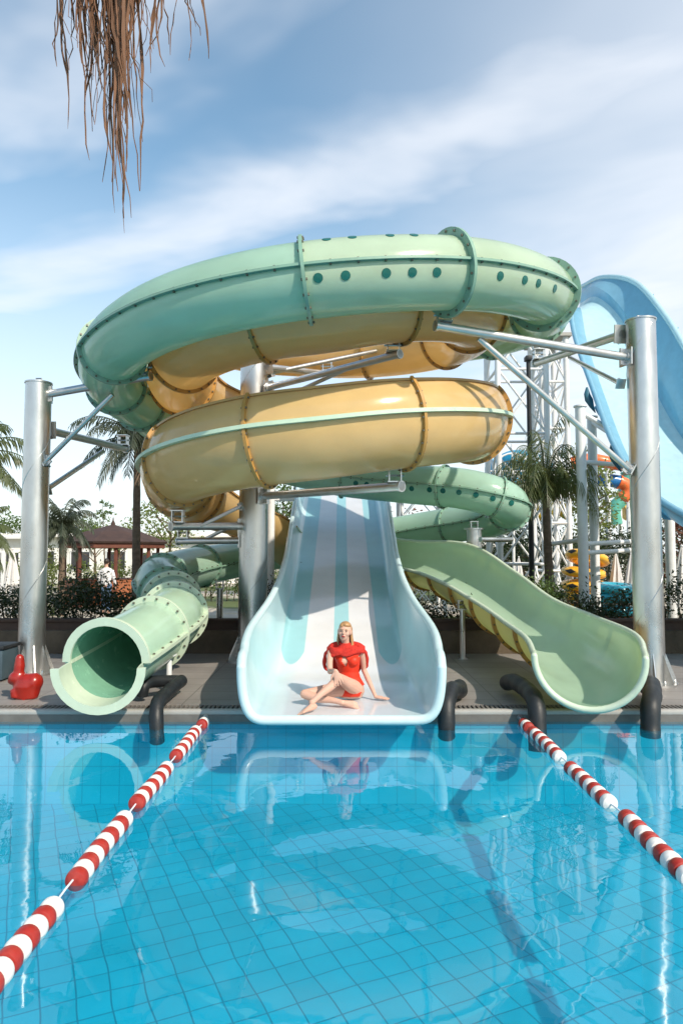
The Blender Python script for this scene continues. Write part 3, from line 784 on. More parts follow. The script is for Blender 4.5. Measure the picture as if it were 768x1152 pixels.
# start platform of the wide slide
pt = empty('start_platform', (0, 19.6, GZ), 'steel start platform behind the coils at the top of the wide pale slide', 'platform')
mb = MB(); mb.bevbox((0, 19.7, 3.5), (2.6, 2.4, 0.12), .02); mb.build('deck_plate', 'kerb', pt)
for x in (-1.2, 1.2):
    for y in (18.7, 20.7):
        mb = MB(); mb.tube([(x, y, GZ), (x, y, 4.3)], .05, 10); mb.build('post', 'white_paint', pt)
    mb = MB(); mb.tube([(x, 18.7, 4.3), (x, 20.7, 4.3)], .03, 8); mb.tube([(x, 18.7, 3.95), (x, 20.7, 3.95)], .02, 8); mb.build('railing', 'white_paint', pt)
# ------------------------------------------------------------------ steel columns with their arms
def bracket(mb, p, s=0.16, rot=None):
    """an open welded bracket with two cheek plates and a foot"""
    p = V(p); r = rot or Matrix.Identity(3)
    mb.box(p + r @ V((-s * .45, 0, s * .5)), (0.014, s * .8, s), r); mb.box(p + r @ V((s * .45, 0, s * .5)), (0.014, s * .8, s), r)
    mb.box(p, (s * 1.15, s, 0.016), r); mb.box(p + r @ V((0, 0, s)), (s * 1.15, s, 0.016), r)
    mb.tube([p + r @ V((-s * .7, 0, s * .5)), p + r @ V((s * .7, 0, s * .5))], 0.014, 6)
def column(label, x, y, rad, ztop, arms, group=None, base=0.0, seams=True):
    o = empty('support_column', (x, y, base), label, 'column', group)
    mb = MB(); zs = np.linspace(base, ztop, 12)
    mb.lathe((x, y, 0), [(rad, z) for z in zs], 40)
    mb.build('shaft', 'steel', o)
    if seams:   # the helical weld of the spiral-welded pipe
        mb = MB(); t = 0; pts = []
        while base + 0.1 + t * 0.045 < ztop - .05:
            a = t * 0.16 + 1; pts.append((x + (rad + .001) * math.cos(a), y + (rad + .001) * math.sin(a), base + .1 + t * .045)); t += 1
        mb.tube(pts, 0.0045, 4); mb.build('weld_seam', 'steel', o)
    mb = MB(); mb.lathe((x, y, ztop), [(rad + .012, 0), (rad + .012, .02), (rad * .3, .035)], 40)
    mb.tube([(x - .04, y, ztop + .03), (x - .04, y, ztop + .08), (x + .04, y, ztop + .08), (x + .04, y, ztop + .03)], .012, 6)
    mb.build('cap', 'steel', o)
    mb = MB(); mb.lathe((x, y, base), [(rad * 1.75, 0), (rad * 1.75, .025)], 40)
    for k in range(8):
        a = math.pi * 2 * k / 8 + .2; mb.lathe((x + rad * 1.55 * math.cos(a), y + rad * 1.55 * math.sin(a), base + .025), [(.02, 0), (.02, .03), (.01, .05)], 6)
    mb.build('base_plate', 'steel', o)
    for k in range(8):
        a = math.pi * 2 * (k + .5) / 8 + .2; c, s_ = math.cos(a), math.sin(a); mb = MB()
        px, py = -s_ * .006, c * .006
        tri = [(rad * .98, .025), (rad * 1.7, .025), (rad * 1.7, .06), (rad * .98, .42)]
        vs = [(x + c * r_ + sg * px, y + s_ * r_ + sg * py, base + z_) for sg in (-1, 1) for r_, z_ in tri]
        mb.add(vs, [(0, 1, 2, 3), (7, 6, 5, 4)] + [(i, (i + 1) % 4, 4 + (i + 1) % 4, 4 + i) for i in range(4)])
        mb.build('gusset', 'steel', o, smooth=False)
    for kind, a, b, r in arms:
        a, b = V(a), V(b); mb = MB(); mb.tube([a, b], r, 16)
        t = (b - a).normalized()
        mb.tube([a + t * .02, a + t * .04], r * 1.5, 16)
        if kind == 'arm':
            mb.tube([b - t * .03, b], r * 1.25, 16)
        p = mb.build(kind, 'steel_pipe', o)
        mb = MB(); rt = t.to_track_quat('X', 'Z').to_matrix(); mb.box(a + t * .06, (.10, .02, r * 4), rt); mb.box(a + t * .01, (.02, r * 4, r * 4.2), rt)
        if kind == 'arm': bracket(mb, b - t * .12 + V((0, 0, r)), .17)
        mb.build('bracket', 'steel', p)
    return o
LC = P(35, 757, 9.8); RC = P(731, 771, 9.1); CC = P(284, 746, 11.0)
column('tall galvanised column at the left beside the red animal-shaped seat', LC.x, 9.8, .18, P(41, 432, 9.8).z, [
    ('arm', P(52, 444, 9.8), P(170, 423, 9.3), .055), ('brace', P(50, 521, 9.75), P(127, 444, 9.45), .035),
    ('arm', P(54, 484, 9.9), P(142, 505, 12.4), .06), ('brace', P(52, 551, 9.9), P(116, 508, 11.6), .038)], base=0)
column('thick galvanised column at the right beside the light green trough', RC.x, 9.1, .19, P(714, 362, 9.1).z, [
    ('arm', P(704, 402, 9.05), P(489, 366, 8.0), .055), ('brace', P(708, 529, 9.05), P(538, 381, 8.3), .04),
    ('arm', P(700, 376, 9.2), P(602, 409, 12.0), .06), ('brace', P(698, 432, 9.2), P(640, 402, 10.9), .032)], base=0)
column('galvanised column standing in the middle of the coils, left of the wide slide', CC.x, 11.0, .23, 5.9, [
    ('arm', P(296, 558, 10.8), P(452, 547, 8.75), .06), ('arm', P(274, 592, 10.9), P(192, 592, 10.0), .06),
    ('arm', P(274, 608, 10.95), P(200, 609, 11.6), .055), ('brace', P(274, 568, 10.9), P(225, 592, 10.3), .03),
    ('brace', P(274, 585, 10.95), P(226, 609, 11.4), .03),
    ('arm', P(300, 413, 10.8), P(372, 421, 12.4), .055), ('arm', P(302, 436, 10.8), P(450, 398, 8.7), .05),
    ('brace', P(302, 455, 10.8), P(390, 415, 9.6), .03), ('brace', P(302, 420, 11), P(470, 385, 12.9), .035)], base=0)
def slim(label, x, y, r, z0, z1, material='white_paint', extra=(), head=True):
    o = empty('support_post', (x, y, z0), label, 'post')
    mb = MB(); mb.tube([(x, y, z0), (x, y, z1)], r, 20); mb.build('shaft', material, o)
    mb = MB(); mb.lathe((x, y, z0), [(r * 2, 0), (r * 2, .02)], 20); mb.build('base_plate', material, o)
    mb = MB(); mb.lathe((x, y, z1), [(r * 1.3, 0), (r * 1.3, .03)], 20); (bracket(mb, (x, y, z1 + .02), .14) if head else None); mb.build('head', material, o)
    for a, b, q in extra:
        mb = MB(); mb.tube([a, b], q, 12); mb.build('arm', material, o)
    return o
p = P(304, 690, 13.2); slim('slim white post directly behind the middle column', p.x, 13.2, .075, GZ, 4.1, extra=[(P(306, 470, 13.2), P(420, 470, 13.4), .04), (P(306, 562, 13.2), P(330, 562, 14.2), .035)])
p = P(534, 690, 13.6); slim('stout pale post holding up the dotted green loop, right of the wide slide', p.x, 13.6, .15, GZ, 2.18, 'steel', extra=[(P(540, 607, 12.6), P(575, 607, 13), .05)])
p = P(247, 700, 13.0); slim('short grey post under the green tube left of the middle column', p.x, 13.0, .06, GZ, 1.02, 'steel')
p = P(520, 734, 11.2); slim('thin grey post under the yellow underside of the right trough', p.x, 11.2, .045, 0.0, .78, 'steel')
p = P(190, 770, 8.6); slim('short post with a collar under the green tube mouth', p.x, 8.6, .035, 0.0, .42, 'white_paint')

# padded pipe frames that carry the slide mouths over the water
def padded(label, pts, r, pipe=None):
    o = empty('padded_frame', (V(pts[0]).x, V(pts[0]).y, 0), label, 'slide support')
    c, _, _ = catmull([tuple(q) for q in pts], 0.05)
    mb = MB(); n = len(c); mb.tube([tuple(q) for q in c], [r * (1 + .03 * math.sin(i * 1.3)) for i in range(n)], 18); mb.build('foam_sleeve', 'foam_black', o)
    if pipe:
        mb = MB(); mb.tube(pipe, r * .62, 14); mb.build('bare_pipe', 'steel_pipe', o)
    return o
padded('black padded bent pipe under the green tube mouth, dipping into the pool', [P(204, 766, 8.45), P(196, 772, 8.1), P(186, 781, 7.75), P(178, 790, 7.42), P(176, 805, 7.3), P(177, 830, 7.25), P(177, 834, 7.22)], .075)
padded('short black padded pipe lying on the deck behind the green tube mouth', [P(160, 782, 8.0), P(162, 772, 8.0), P(172, 767, 8.15), P(204, 766, 8.45)], .07)
padded('black padded pipe at the right corner of the wide pale slide', [(1.42, 8.35, .1), (1.36, 8.0, .12), P(508, 776, 7.6), P(503, 788, 7.38), P(502, 800, 7.3), P(502, 825, 7.25), P(502, 828, 7.22)], .09)
padded('black padded pipe under the left side of the light green trough', [P(570, 768, 8.5), P(578, 767, 8.2), P(592, 776, 7.8), P(601, 788, 7.42), P(604, 810, 7.3), P(604, 845, 7.25)], .095)
padded('black padded pipe under the right side of the light green trough', [(3.62, 8.2, .12), (3.55, 7.95, .2), P(733, 782, 7.5), P(731, 795, 7.3), P(731, 820, 7.25), P(731, 828, 7.22)], .10)

# ------------------------------------------------------------------ big blue slide behind the right column
bs = [((645, 352, 19.0), (652, 345, 19.6), (655, 322, 19.8)), ((648, 350, 17.6), (672, 338, 18.2), (678, 312, 18.4)), ((653, 388, 16.4), (702, 368, 17.0), (714, 318, 17.1)), ((673, 452, 14.9), (734, 440, 15.5), (749, 357, 15.6)),
      ((700, 522, 13.3), (772, 505, 13.9), (789, 420, 14.0)), ((738, 573, 11.9), (828, 560, 12.4), (850, 478, 12.5)), ((795, 612, 10.6), (905, 606, 11.0), (930, 530, 11.1)), ((880, 660, 9.6), (1010, 655, 9.9), (1040, 600, 9.9)), ((1000, 735, 8.4), (1150, 730, 8.6), (1180, 690, 8.6))]
rows = []
for A, C_, B in bs:
    A, C_, B = P(*A), P(*C_), P(*B); rows.append(tuple(A) + tuple(C_) + tuple(B))
rows, _, _ = catmull([r for r in rows], 0.2)
bt = empty('giant_slide', (9.0, 13, GZ), 'huge light blue open slide sweeping down behind the right column', 'slide')
def bl_prof(r):
    A, C_, B = V(r[0:3]), V(r[3:6]), V(r[6:9]); lat = (C_ - A).normalized(); upw = (B - C_)
    upn = (upw - lat * upw.dot(lat)).normalized()
    A2 = A - lat * 0.10 + upn * 0.32; pts = []
    for k in range(5): t = k / 4; pts.append(A2 * (1 - t) ** 2 + A * 2 * t * (1 - t) + (A + lat * .22) * t * t)
    for k in range(1, 6): pts.append((A + lat * .22).lerp(C_ - lat * .25, k / 6))
    for k in range(0, 9): t = k / 8; pts.append((C_ - lat * .25) * (1 - t) ** 2 + (C_ + lat * .1) * 2 * t * (1 - t) + (C_ + upn * .35 + lat * .14) * t * t)
    for k in range(1, 4): pts.append((C_ + upn * .35 + lat * .14).lerp(B, k / 3))
    return pts, lat, upn
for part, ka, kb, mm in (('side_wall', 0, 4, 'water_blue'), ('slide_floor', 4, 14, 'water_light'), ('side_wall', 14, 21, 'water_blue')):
    mb = MB(); vs = []; vs2 = []
    for r in rows:
        pr, lat, upn = bl_prof(r); sec = pr[ka:kb + 1]; vs += sec
        for i, q in enumerate(sec):
            a = pr[max(ka + i - 1, 0)]; b = pr[min(ka + i + 1, len(pr) - 1)]; t = (b - a).normalized(); nrm = (lat * (-t.dot(upn)) + upn * t.dot(lat)) * -1
            vs2.append(q + nrm * 0.05)
    n = kb - ka + 1; m_ = len(rows)
    f = [(i * n + k, i * n + k + 1, (i + 1) * n + k + 1, (i + 1) * n + k) for i in range(m_ - 1) for k in range(n - 1)]
    mb.add(vs + vs2, f + [tuple(q + m_ * n for q in g_) for g_ in f])
    O = m_ * n
    mb.add(vs + vs2, [(i * n + e, (i + 1) * n + e, O + (i + 1) * n + e, O + i * n + e) for i in range(m_ - 1) for e in (0, n - 1)] +
           [(k + e, k + 1 + e, O + k + 1 + e, O + k + e) for e in (0, (m_ - 1) * n) for k in range(n - 1)])
    mb.build(part, mm, bt)
mb = MB(); mb.tube([bl_prof(r)[0][-1] for r in rows], .07, 10); mb.build('top_rim', 'water_light', bt)
mb = MB(); mb.tube([bl_prof(r)[0][0] for r in rows], .06, 10); mb.build('top_rim', 'water_blue', bt)
for i in range(4, len(rows) - 2, 9):
    pr, lat, upn = bl_prof(rows[i]); pr2 = bl_prof(rows[i + 1])[0]; mb = MB()
    d = (V(rows[i + 1][:3]) - V(rows[i][:3])).normalized() * 0.03; ctr = (pr[4] + pr[-1]) / 2 + lat * 0 + upn * 0.3
    n = len(pr); outp = [q + (q - ctr).normalized() * 0.14 for q in pr]; inn = [q + (q - ctr).normalized() * 0.03 for q in pr]
    vs = inn + outp + [q + d for q in inn] + [q + d for q in outp]; fs = []
    for k in range(n - 1):
        for u, w_ in ((0, 1), (1, 3), (3, 2), (2, 0)): fs.append((u * n + k, u * n + k + 1, w_ * n + k + 1, w_ * n + k))
    mb.add(vs, fs); mb.build('joint_flange', 'water_blue', bt)
# dark fins hanging under the near wall
for px, py, Yd in ((660, 450, 14.8), (688, 515, 13.4)):
    mb = MB(); c = P(px, py, Yd)
    mb.loft([(c + V((0, 0, .28)), (.02, 0, 0), (0, .03, 0)), (c + V((.0, 0, .13)), (.07, 0, 0), (0, .04, 0)), (c + V((.04, 0, 0)), (.09, 0, .02), (0, .04, 0)), (c + V((.10, 0, -.16)), (.05, 0, 0), (0, .04, 0)), (c + V((.17, 0, -.28)), (.01, 0, 0), (0, .02, 0))], 12)
    mb.build('hanger_fin', 'deep_blue', bt)
for x, y, zt, lab in ((P(657, 690, 14.2).x, 14.2, P(657, 458, 14.2).z, 'near white column under the huge blue slide, close to the yellow rings'), (P(670, 690, 15.6).x, 15.6, P(668, 470, 15.6).z, 'far white column under the huge blue slide, behind its twin')):
    o = slim(lab, x, y, .105, GZ, zt, head=False)
    mb = MB(); mb.tube([(x, y, zt - .1), P(684, 482, 14.1) if y < 15 else P(690, 490, 14.3)], .05, 10); mb.build('arm', 'white_paint', o)
    if y < 15:
        for pz in (520, 612, 622):
            mb = MB(); mb.tube([P(657, pz, 14.2), P(712, pz - 3 if pz > 600 else pz + 4, 15.0)], .05, 10); mb.build('arm', 'white_paint', o)
        mb = MB(); mb.tube([P(620, 612, 15.6), P(657, 607, 14.2)], .05, 10); mb.build('arm', 'white_paint', o)
for k, (i_, yoff) in enumerate(((int(len(rows) * .55), 0), (int(len(rows) * .75), 0))):
    c = V(rows[i_][3:6]); slim(('tall white post under the middle of the huge blue slide, outermost at the right', 'short white post under the foot of the huge blue slide')[k], c.x - .3, c.y, .1, GZ, c.z - .2)

# ------------------------------------------------------------------ lattice towers
def lattice(label, x0, x1, y0, y1, zt, r=.055, lev=1.35, material='white_paint', lo=GZ):
    o = empty('lattice_tower', ((x0 + x1) / 2, (y0 + y1) / 2, lo), label, 'tower')
    cs = [(x0, y0), (x1, y0), (x1, y1), (x0, y1)]
    for x, y in cs:
        mb = MB(); mb.tube([(x, y, lo), (x, y, zt)], r * 1.35, 12); mb.build('leg', material, o)
    nl = int((zt - lo) / lev)
    for k in range(1, nl + 1):
        z = lo + k * (zt - lo) / nl; z0 = z - (zt - lo) / nl
        mb = MB()
        for i in range(4):
            a, b = cs[i], cs[(i + 1) % 4]
            mb.tube([(a[0], a[1], z), (b[0], b[1], z)], r * .65, 8)
        mb.build('cross_beam', material, o)
        mb = MB()
        for i in range(4):
            a, b = cs[i], cs[(i + 1) % 4]; mb.tube([(a[0], a[1], z0), (b[0], b[1], z)], r * .5, 6); mb.tube([(b[0], b[1], z0), (a[0], a[1], z)], r * .5, 6)
        mb.build('cross_brace', material, o)
    mb = MB(); mb.box(((x0 + x1) / 2, (y0 + y1) / 2, zt), (x1 - x0 + .3, y1 - y0 + .3, .1)); mb.build('top_deck', 'kerb', o, smooth=False)
    return o
lattice('white steel lattice tower behind the palm, nearest the dotted green loop', P(562, 600, 17.0).x, P(617, 600, 17).x, 17.0, 18.3, 8.0, lev=1.5)
lattice('narrower white lattice tower further back, left of the two white columns', P(612, 600, 20).x, P(640, 600, 20).x, 20, 21.2, 8.2, lev=1.3, r=.06)
lattice('low white lattice frame seen between the wide slide and the dotted green loop', P(452, 600, 20).x, P(500, 600, 20).x, 20, 21.4, 4.2, lev=1.3, r=.04)
o = empty('black_mast', (P(597, 600, 16.4).x, 16.4, GZ), 'thin black mast in front of the white lattice tower', 'mast'); x = o.location.x
mb = MB(); mb.tube([(x, 16.4, GZ), (x, 16.4, 6.4)], [.07, .05], 10); mb.build('shaft', 'foam_black', o)
mb = MB(); mb.bevbox((x, 16.4, 6.45), (.16, .22, .12), .02); mb.lathe((x, 16.4, GZ), [(.14, 0), (.14, .03)], 12); mb.build('fitting', 'foam_black', o)

# ------------------------------------------------------------------ lane ropes
def lane_rope(x, label, wire_out, first, groups, order):
    o = empty('lane_rope', (x, EDGE, WATER), label, 'lane rope')
    mb = MB(); pts = [(x, EDGE - .01, WATER + .05)]
    for k in range(60):
        y = EDGE - .15 - k * .165; pts.append((x + .006 * math.sin(k * 1.7), y, WATER + .028 + .006 * math.sin(k * .9)))
    mb.tube(pts, .006, 6); mb.build('cable', 'rope', o)
    mb = MB(); mb.lathe((x, EDGE - .015, WATER + .05), [(.03, 0), (.03, .012)], 12, rot=Matrix.Rotation(R(90), 3, 'X')); mb.build('wall_hook', 'steel', o)
    protos = {}
    for mm in ('float_red', 'float_white'):
        mb = MB(); w, rd = .088, .060; prof = [(.018, -w / 2), (.034, -w / 2 + .002), (rd * .90, -w * .38), (rd, -w * .2), (rd * 1.01, 0), (rd, w * .2), (rd * .90, w * .38), (.034, w / 2 - .002), (.018, w / 2)]
        mb.lathe((0, 0, 0), prof, 22, rot=Matrix.Rotation(R(90), 3, 'X')); protos[mm] = mb
    first_of = {}
    idx = 0
    for y0, n, c0 in groups:
        for k in range(n):
            y = y0 - k * .090; mm = ('float_red', 'float_white')[(k + c0) % 2]
            if mm not in first_of:
                f = protos[mm].build('float', mm, None); f.parent = o; first_of[mm] = f
            else:
                f = first_of[mm].copy(); COL.objects.link(f); f.parent = o
            f.location = (0.004 * math.sin(y * 7), y - EDGE, .022 + .006 * math.sin(y * 3))
            f.rotation_euler = (0.03 * math.sin(y * 5), random.random() * 6, .03 * math.cos(y * 9)); idx += 1
    return o
lane_rope(-1.47, 'left rope of red and white floats, running from the pool edge towards the camera', 0, 0, [(7.40, 2, 1), (7.02, 10, 1), (5.86, 10, 1), (4.72, 10, 1), (3.58, 10, 1), (2.4, 10, 1), (1.25, 10, 1)], 0)
lane_rope(1.93, 'rope of red and white floats on the right, beside the light green trough', 0, 0, [(7.36, 3, 0), (6.98, 10, 0), (5.86, 10, 0), (4.74, 10, 0), (3.6, 10, 0), (2.4, 10, 0)], 0)

# ------------------------------------------------------------------ the woman in red
def woman():
    o = empty('person', (.06, 7.7, .08), 'woman in red swimsuit and red knit sitting cross-legged on the wide pale slide', 'woman')
    mb = MB()
    def limb(pts, rads, seg=14):
        c, _, _ = catmull([tuple(p) + (r,) for p, r in zip(pts, rads)], .025)
        mb.tube([tuple(q[:3]) for q in c], [q[3] for q in c], seg); mb.ball(c[0][:3], c[0][3], 12); mb.ball(c[-1][:3], c[-1][3], 12)
    X, Yv, Z = V((1, 0, 0)), V((0, 1, 0)), V((0, 0, 1))
    # torso, leaning a little to the right
    tor = [((.10, 7.76, .10), .13, .10), ((.10, 7.75, .16), .158, .12), ((.095, 7.745, .24), .152, .112), ((.085, 7.74, .32), .115, .09), ((.08, 7.735, .39), .102, .08), ((.075, 7.72, .47), .118, .09), ((.065, 7.71, .54), .132, .095),
           ((.055, 7.71, .60), .145, .088), ((.048, 7.715, .645), .10, .062), ((.045, 7.71, .68), .052, .05), ((.043, 7.695, .74), .046, .048), ((.042, 7.685, .78), .045, .05)]
    mb.loft([(c, X * a, Yv * b) for c, a, b in tor], 20)
    for sx in (-.055, .06): mb.ball((.07 + sx, 7.645, .515), (.055, .05, .052), 14)
    # arms
    rs = V((-.115, 7.70, .625)); re = V((-.125, 7.53, .42)); rw = V((-.045, 7.335, .475))
    rw = V((-.065, 7.315, .462))
    limb([rs, rs.lerp(re, .5) + V((-.01, 0, .0)), re], [.040, .036, .031]); limb([re, re.lerp(rw, .45), rw], [.031, .031, .021])
    ls = V((.215, 7.72, .62)); le = V((.25, 7.80, .40)); lw = V((.375, 7.70, .125))
    limb([ls, ls.lerp(le, .5) + V((.005, 0, 0)), le], [.043, .036, .030]); limb([le, le.lerp(lw, .4), lw], [.030, .030, .020])
    def hand(w, d, n, spread=1.0, curl=.2, flip=1, s=1.0):
        """palm from the wrist along d, back of the hand towards n, five fingers"""
        d = V(d).normalized(); n = V(n).normalized(); a = d.cross(n).normalized() * flip; n = a.cross(d).normalized() * flip
        mb.loft([(w - d * .01, a * .024 * s, n * .018 * s), (w + d * .025 * s, a * .034 * s, n * .017 * s), (w + d * .06 * s, a * .041 * s, n * .014 * s), (w + d * .088 * s, a * .038 * s, n * .011 * s)], 14)
        for k, (off, ln) in enumerate(((-.030, .058), (-.010, .070), (.011, .076), (.031, .066))):
            b0 = w + d * .080 * s + a * off * s; dd = (d + a * off * 6 * spread).normalized(); p1 = b0 + dd * ln * .42 * s; p2 = p1 + (dd - n * curl).normalized() * ln * .33 * s; p3 = p2 + (dd - n * curl * 2).normalized() * ln * .3 * s
            mb.tube([b0, p1, p2, p3], [.0095 * s, .009 * s, .0085 * s, .007 * s], 8); mb.ball(p3, .0072 * s, 8)
        b0 = w + d * .022 * s + a * .026 * s; p1 = b0 + (d * .7 + a).normalized() * .036 * s; p2 = p1 + (d + a * .45).normalized() * .032 * s
        mb.tube([b0, p1, p2], [.014 * s, .011 * s, .009 * s], 8); mb.ball(p2, .009 * s, 8)
    hand(rw, (.30, -.10, -.94), (.1, -1, .10), 1.2, -.12, 1)
    hand(lw + V((.0, 0, -.012)), (.95, -.22, -.10), (.1, 0, 1), 1.0, .05, -1)
    # raised left leg, shin crossing in front
    hip = V((.165, 7.72, .20)); kn = V((-.035, 7.37, .385)); an = V((-.305, 7.16, .165))
    limb([hip, hip.lerp(kn, .4) + V((0, 0, -.005)), hip.lerp(kn, .8), kn], [.086, .074, .056, .048])
    limb([kn, kn.lerp(an, .3) + V((.012, .02, -.012)), kn.lerp(an, .7), an], [.047, .047, .034, .027])
    mb.ball(an, .034, 12)
    def foot(a, toe, side, s=1.0):
        a, toe, side = V(a), V(toe), V(side).normalized(); d = toe - a; dn = d.normalized(); u = side.cross(dn).normalized()
        if u.z < 0: u = -u
        heel = a - dn * .045 - u * .035
        mb.loft([(heel - dn * .01, side * .020, u * .020), (heel + dn * .01, side * .031, u * .03), (a.lerp(toe, .15) - u * .02, side * .033, u * .036), (a.lerp(toe, .5) - u * .010, side * .038, u * .026), (a.lerp(toe, .82), side * .043, u * .018), (toe, side * .036, u * .012)], 14)
        for k in range(5):
            off = (-.032 + .0155 * k); b0 = a.lerp(toe, .9) + side * off; r_ = (.013, .0095, .009, .0085, .008)[k]
            mb.tube([b0, b0 + dn * (.045 - .005 * k)], [r_, r_ * .85], 8); mb.ball(b0 + dn * (.045 - .005 * k), r_ * .86, 8)
    foot(an + V((-.005, -.01, -.02)), V((-.40, 7.01, .092)), V((.6, -.45, .25)))
    # right leg folded flat on the floor
    hip = V((.03, 7.72, .20)); kn = V((-.40, 7.49, .185)); an = V((.005, 7.34, .128))
    limb([hip, hip.lerp(kn, .4), hip.lerp(kn, .8), kn], [.086, .075, .058, .050])
    limb([kn, kn.lerp(an, .3) + V((0, -.01, -.012)), kn.lerp(an, .7), an], [.049, .048, .034, .028])
    foot(an + V((.01, 0, 0)), V((.15, 7.32, .105)), V((0, .4, .9)))
    # head: skull, jaw, nose, ears
    hc = V((.036, 7.655, .838)); hr = Matrix.Rotation(R(6), 3, 'Y') @ Matrix.Rotation(R(-4), 3, 'X') @ Matrix.Rotation(R(-8), 3, 'Z')
    def h(x, y, z): return hc + hr @ V((x, y, z))
    mb.ball(h(0, .012, .018), (.073, .088, .088), 20, hr)
    mb.loft([(h(0, -.026, .03), hr @ V((.062, 0, 0)), hr @ V((0, .062, 0))), (h(0, -.030, -.01), hr @ V((.060, 0, 0)), hr @ V((0, .058, 0))), (h(0, -.032, -.045), hr @ V((.054, 0, 0)), hr @ V((0, .052, 0))),
             (h(0, -.042, -.075), hr @ V((.041, 0, 0)), hr @ V((0, .038, 0))), (h(0, -.052, -.097), hr @ V((.019, 0, 0)), hr @ V((0, .022, 0)))], 18)
    mb.loft([(h(0, -.083, .022), hr @ V((.007, 0, 0)), hr @ V((0, .008, 0))), (h(0, -.094, 0), hr @ V((.009, 0, 0)), hr @ V((0, .011, 0))), (h(0, -.104, -.018), hr @ V((.013, 0, 0)), hr @ V((0, .013, 0))), (h(0, -.092, -.030), hr @ V((.012, 0, 0)), hr @ V((0, .011, 0)))], 10)
    mb.ball(h(0, -.080, .030), (.045, .012, .008), 12, hr); mb.ball(h(0, -.087, -.052), (.022, .012, .012), 12, hr)
    for sx in (-1, 1): mb.ball(h(sx * .030, -.058, -.022), (.030, .026, .028), 12, hr); mb.ball(h(sx * .072, .008, -.005), (.011, .02, .03), 10, hr)
    mb.tube([h(0, .01, -.03), V((.043, 7.70, .72))], [.045, .047], 14)
    remeshed(mb, 'body', 'skin', o, .0055, 5, .5)
    # hair: smoothed back cap and lengths falling behind the shoulders
    m2 = MB()
    m2.ball(h(0, .028, .032), (.0755, .084, .083), 20, hr); m2.ball(h(.012, -.012, .072), (.052, .064, .036), 16, hr); m2.ball(h(-.028, -.026, .060), (.034, .045, .030), 12, hr)
    for sx in (-1, 1):
        for k in range(3):
            a = h(sx * .064, .014 + .022 * k, .035); b = h(sx * (.072 + .003 * k), .028 + .018 * k, -.04); c = h(sx * (.070 + .006 * k) + (.012 if sx > 0 else 0), .03 + .02 * k, -.10); d = h(sx * (.062 + .01 * k) + (.03 if sx > 0 else 0), .03 + .02 * k, -.17 - .01 * k)
            m2.tube([a, b, c, d], [.010, .011, .010, .005], 8)
    for k in range(6):
        x = -.05 + .02 * k; m2.tube([h(x, .085, .05), h(x * 1.2, .10, -.05), h(x * 1.4, .10, -.16), h(x * 1.5, .09, -.24)], [.022, .026, .024, .010], 8)
    remeshed(m2, 'hair', 'hair', o, .006, 2, .5)
    for sx in (-1, 1):
        m3 = MB(); m3.ball(h(sx * .028, -.083, .003), (.0105, .005, .005), 10, hr); m3.build('eye', 'eye', o)
        m3 = MB(); m3.tube([h(sx * .012, -.0925, .020), h(sx * .028, -.092, .025), h(sx * .044, -.084, .020)], [.0028, .0034, .002], 6); m3.build('eyebrow', 'hair', o)
    m3 = MB(); m3.loft([(h(-.022, -.0925, -.053), hr @ V((0, .002, 0)), hr @ V((0, 0, .002))), (h(-.009, -.101, -.051), hr @ V((0, .006, 0)), hr @ V((0, 0, .0075))), (h(.009, -.101, -.051), hr @ V((0, .006, 0)), hr @ V((0, 0, .0075))), (h(.022, -.0925, -.053), hr @ V((0, .002, 0)), hr @ V((0, 0, .002)))], 8)
    m3.build('lips', 'lips', o)
    # swimsuit: the torso offset outwards, cut high at the hip and open below the throat
    m4 = MB(); seg = 84; secs = []
    T = np.array([c + (a, b) for c, a, b in tor[:9]]); zs = np.linspace(.125, .60, 80); vs = []
    for z in zs:
        q = [np.interp(z, T[:, 2], T[:, j]) for j in (0, 1, 3, 4)]
        for k in range(seg):
            a = 2 * math.pi * k / seg; ox = math.cos(a); oy = math.sin(a); off = .007
            x = q[0] + ox * (q[2] + off); y = q[1] + oy * (q[3] + off)
            for bx in (.015, .13):     # over the bust
                d2 = ((x - bx) / .06) ** 2 + ((z - .515) / .058) ** 2
                if oy < 0 and d2 < 1: y = min(y, 7.645 - .058 * math.sqrt(1 - d2))
            vs.append((x, y, z))
    fs = []
    for i in range(len(zs) - 1):
        for k in range(seg):
            a = 2 * math.pi * (k + .5) / seg; z = (zs[i] + zs[i + 1]) / 2; fx = math.cos(a); fy = math.sin(a); x = .075 + fx * .13
            if fy < -.3 and abs(x - .045) < .034 * (1 - abs(z - .52) / .07) : continue            # keyhole
            if z < .24 and abs(fx) > .80 - (0.24 - z) * 1.2: continue                             # leg openings
            if z > .55 and abs(fx) > .86: continue
            fs.append((i * seg + k, i * seg + (k + 1) % seg, (i + 1) * seg + (k + 1) % seg, (i + 1) * seg + k))
    m4.add(vs, fs); sw = m4.build('swimsuit', 'swimsuit', o)
    sm = sw.modifiers.new('s', 'SOLIDIFY'); sm.thickness = .004; sm.offset = 1
    # knitted shrug: rolled collar, a band across the chest and two sleeves hanging behind the arms
    m5 = MB(); ring = []
    for k in range(21):
        a = 2 * math.pi * k / 20; ring.append((.043 + .058 * math.cos(a), 7.70 + .058 * math.sin(a), .705 + .010 * math.sin(a)))
    m5.tube(ring, .014, 12, caps=False); m5.tube([(x, y, z - .028) for x, y, z in [(.043 + (q[0] - .043) * 1.25, 7.70 + (q[1] - 7.7) * 1.15, q[2]) for q in ring]], .016, 12, caps=False)
    band = [(-.15, 7.70, .60), (-.115, 7.64, .635), (-.04, 7.61, .625), (.045, 7.60, .60), (.13, 7.61, .622), (.20, 7.65, .64), (.25, 7.70, .615)]
    c, _, _ = catmull(band, .02)
    m5.loft([(q, (0, -.014, .008), (0, .014, .034)) for q in [tuple(t) for t in c]], 14)
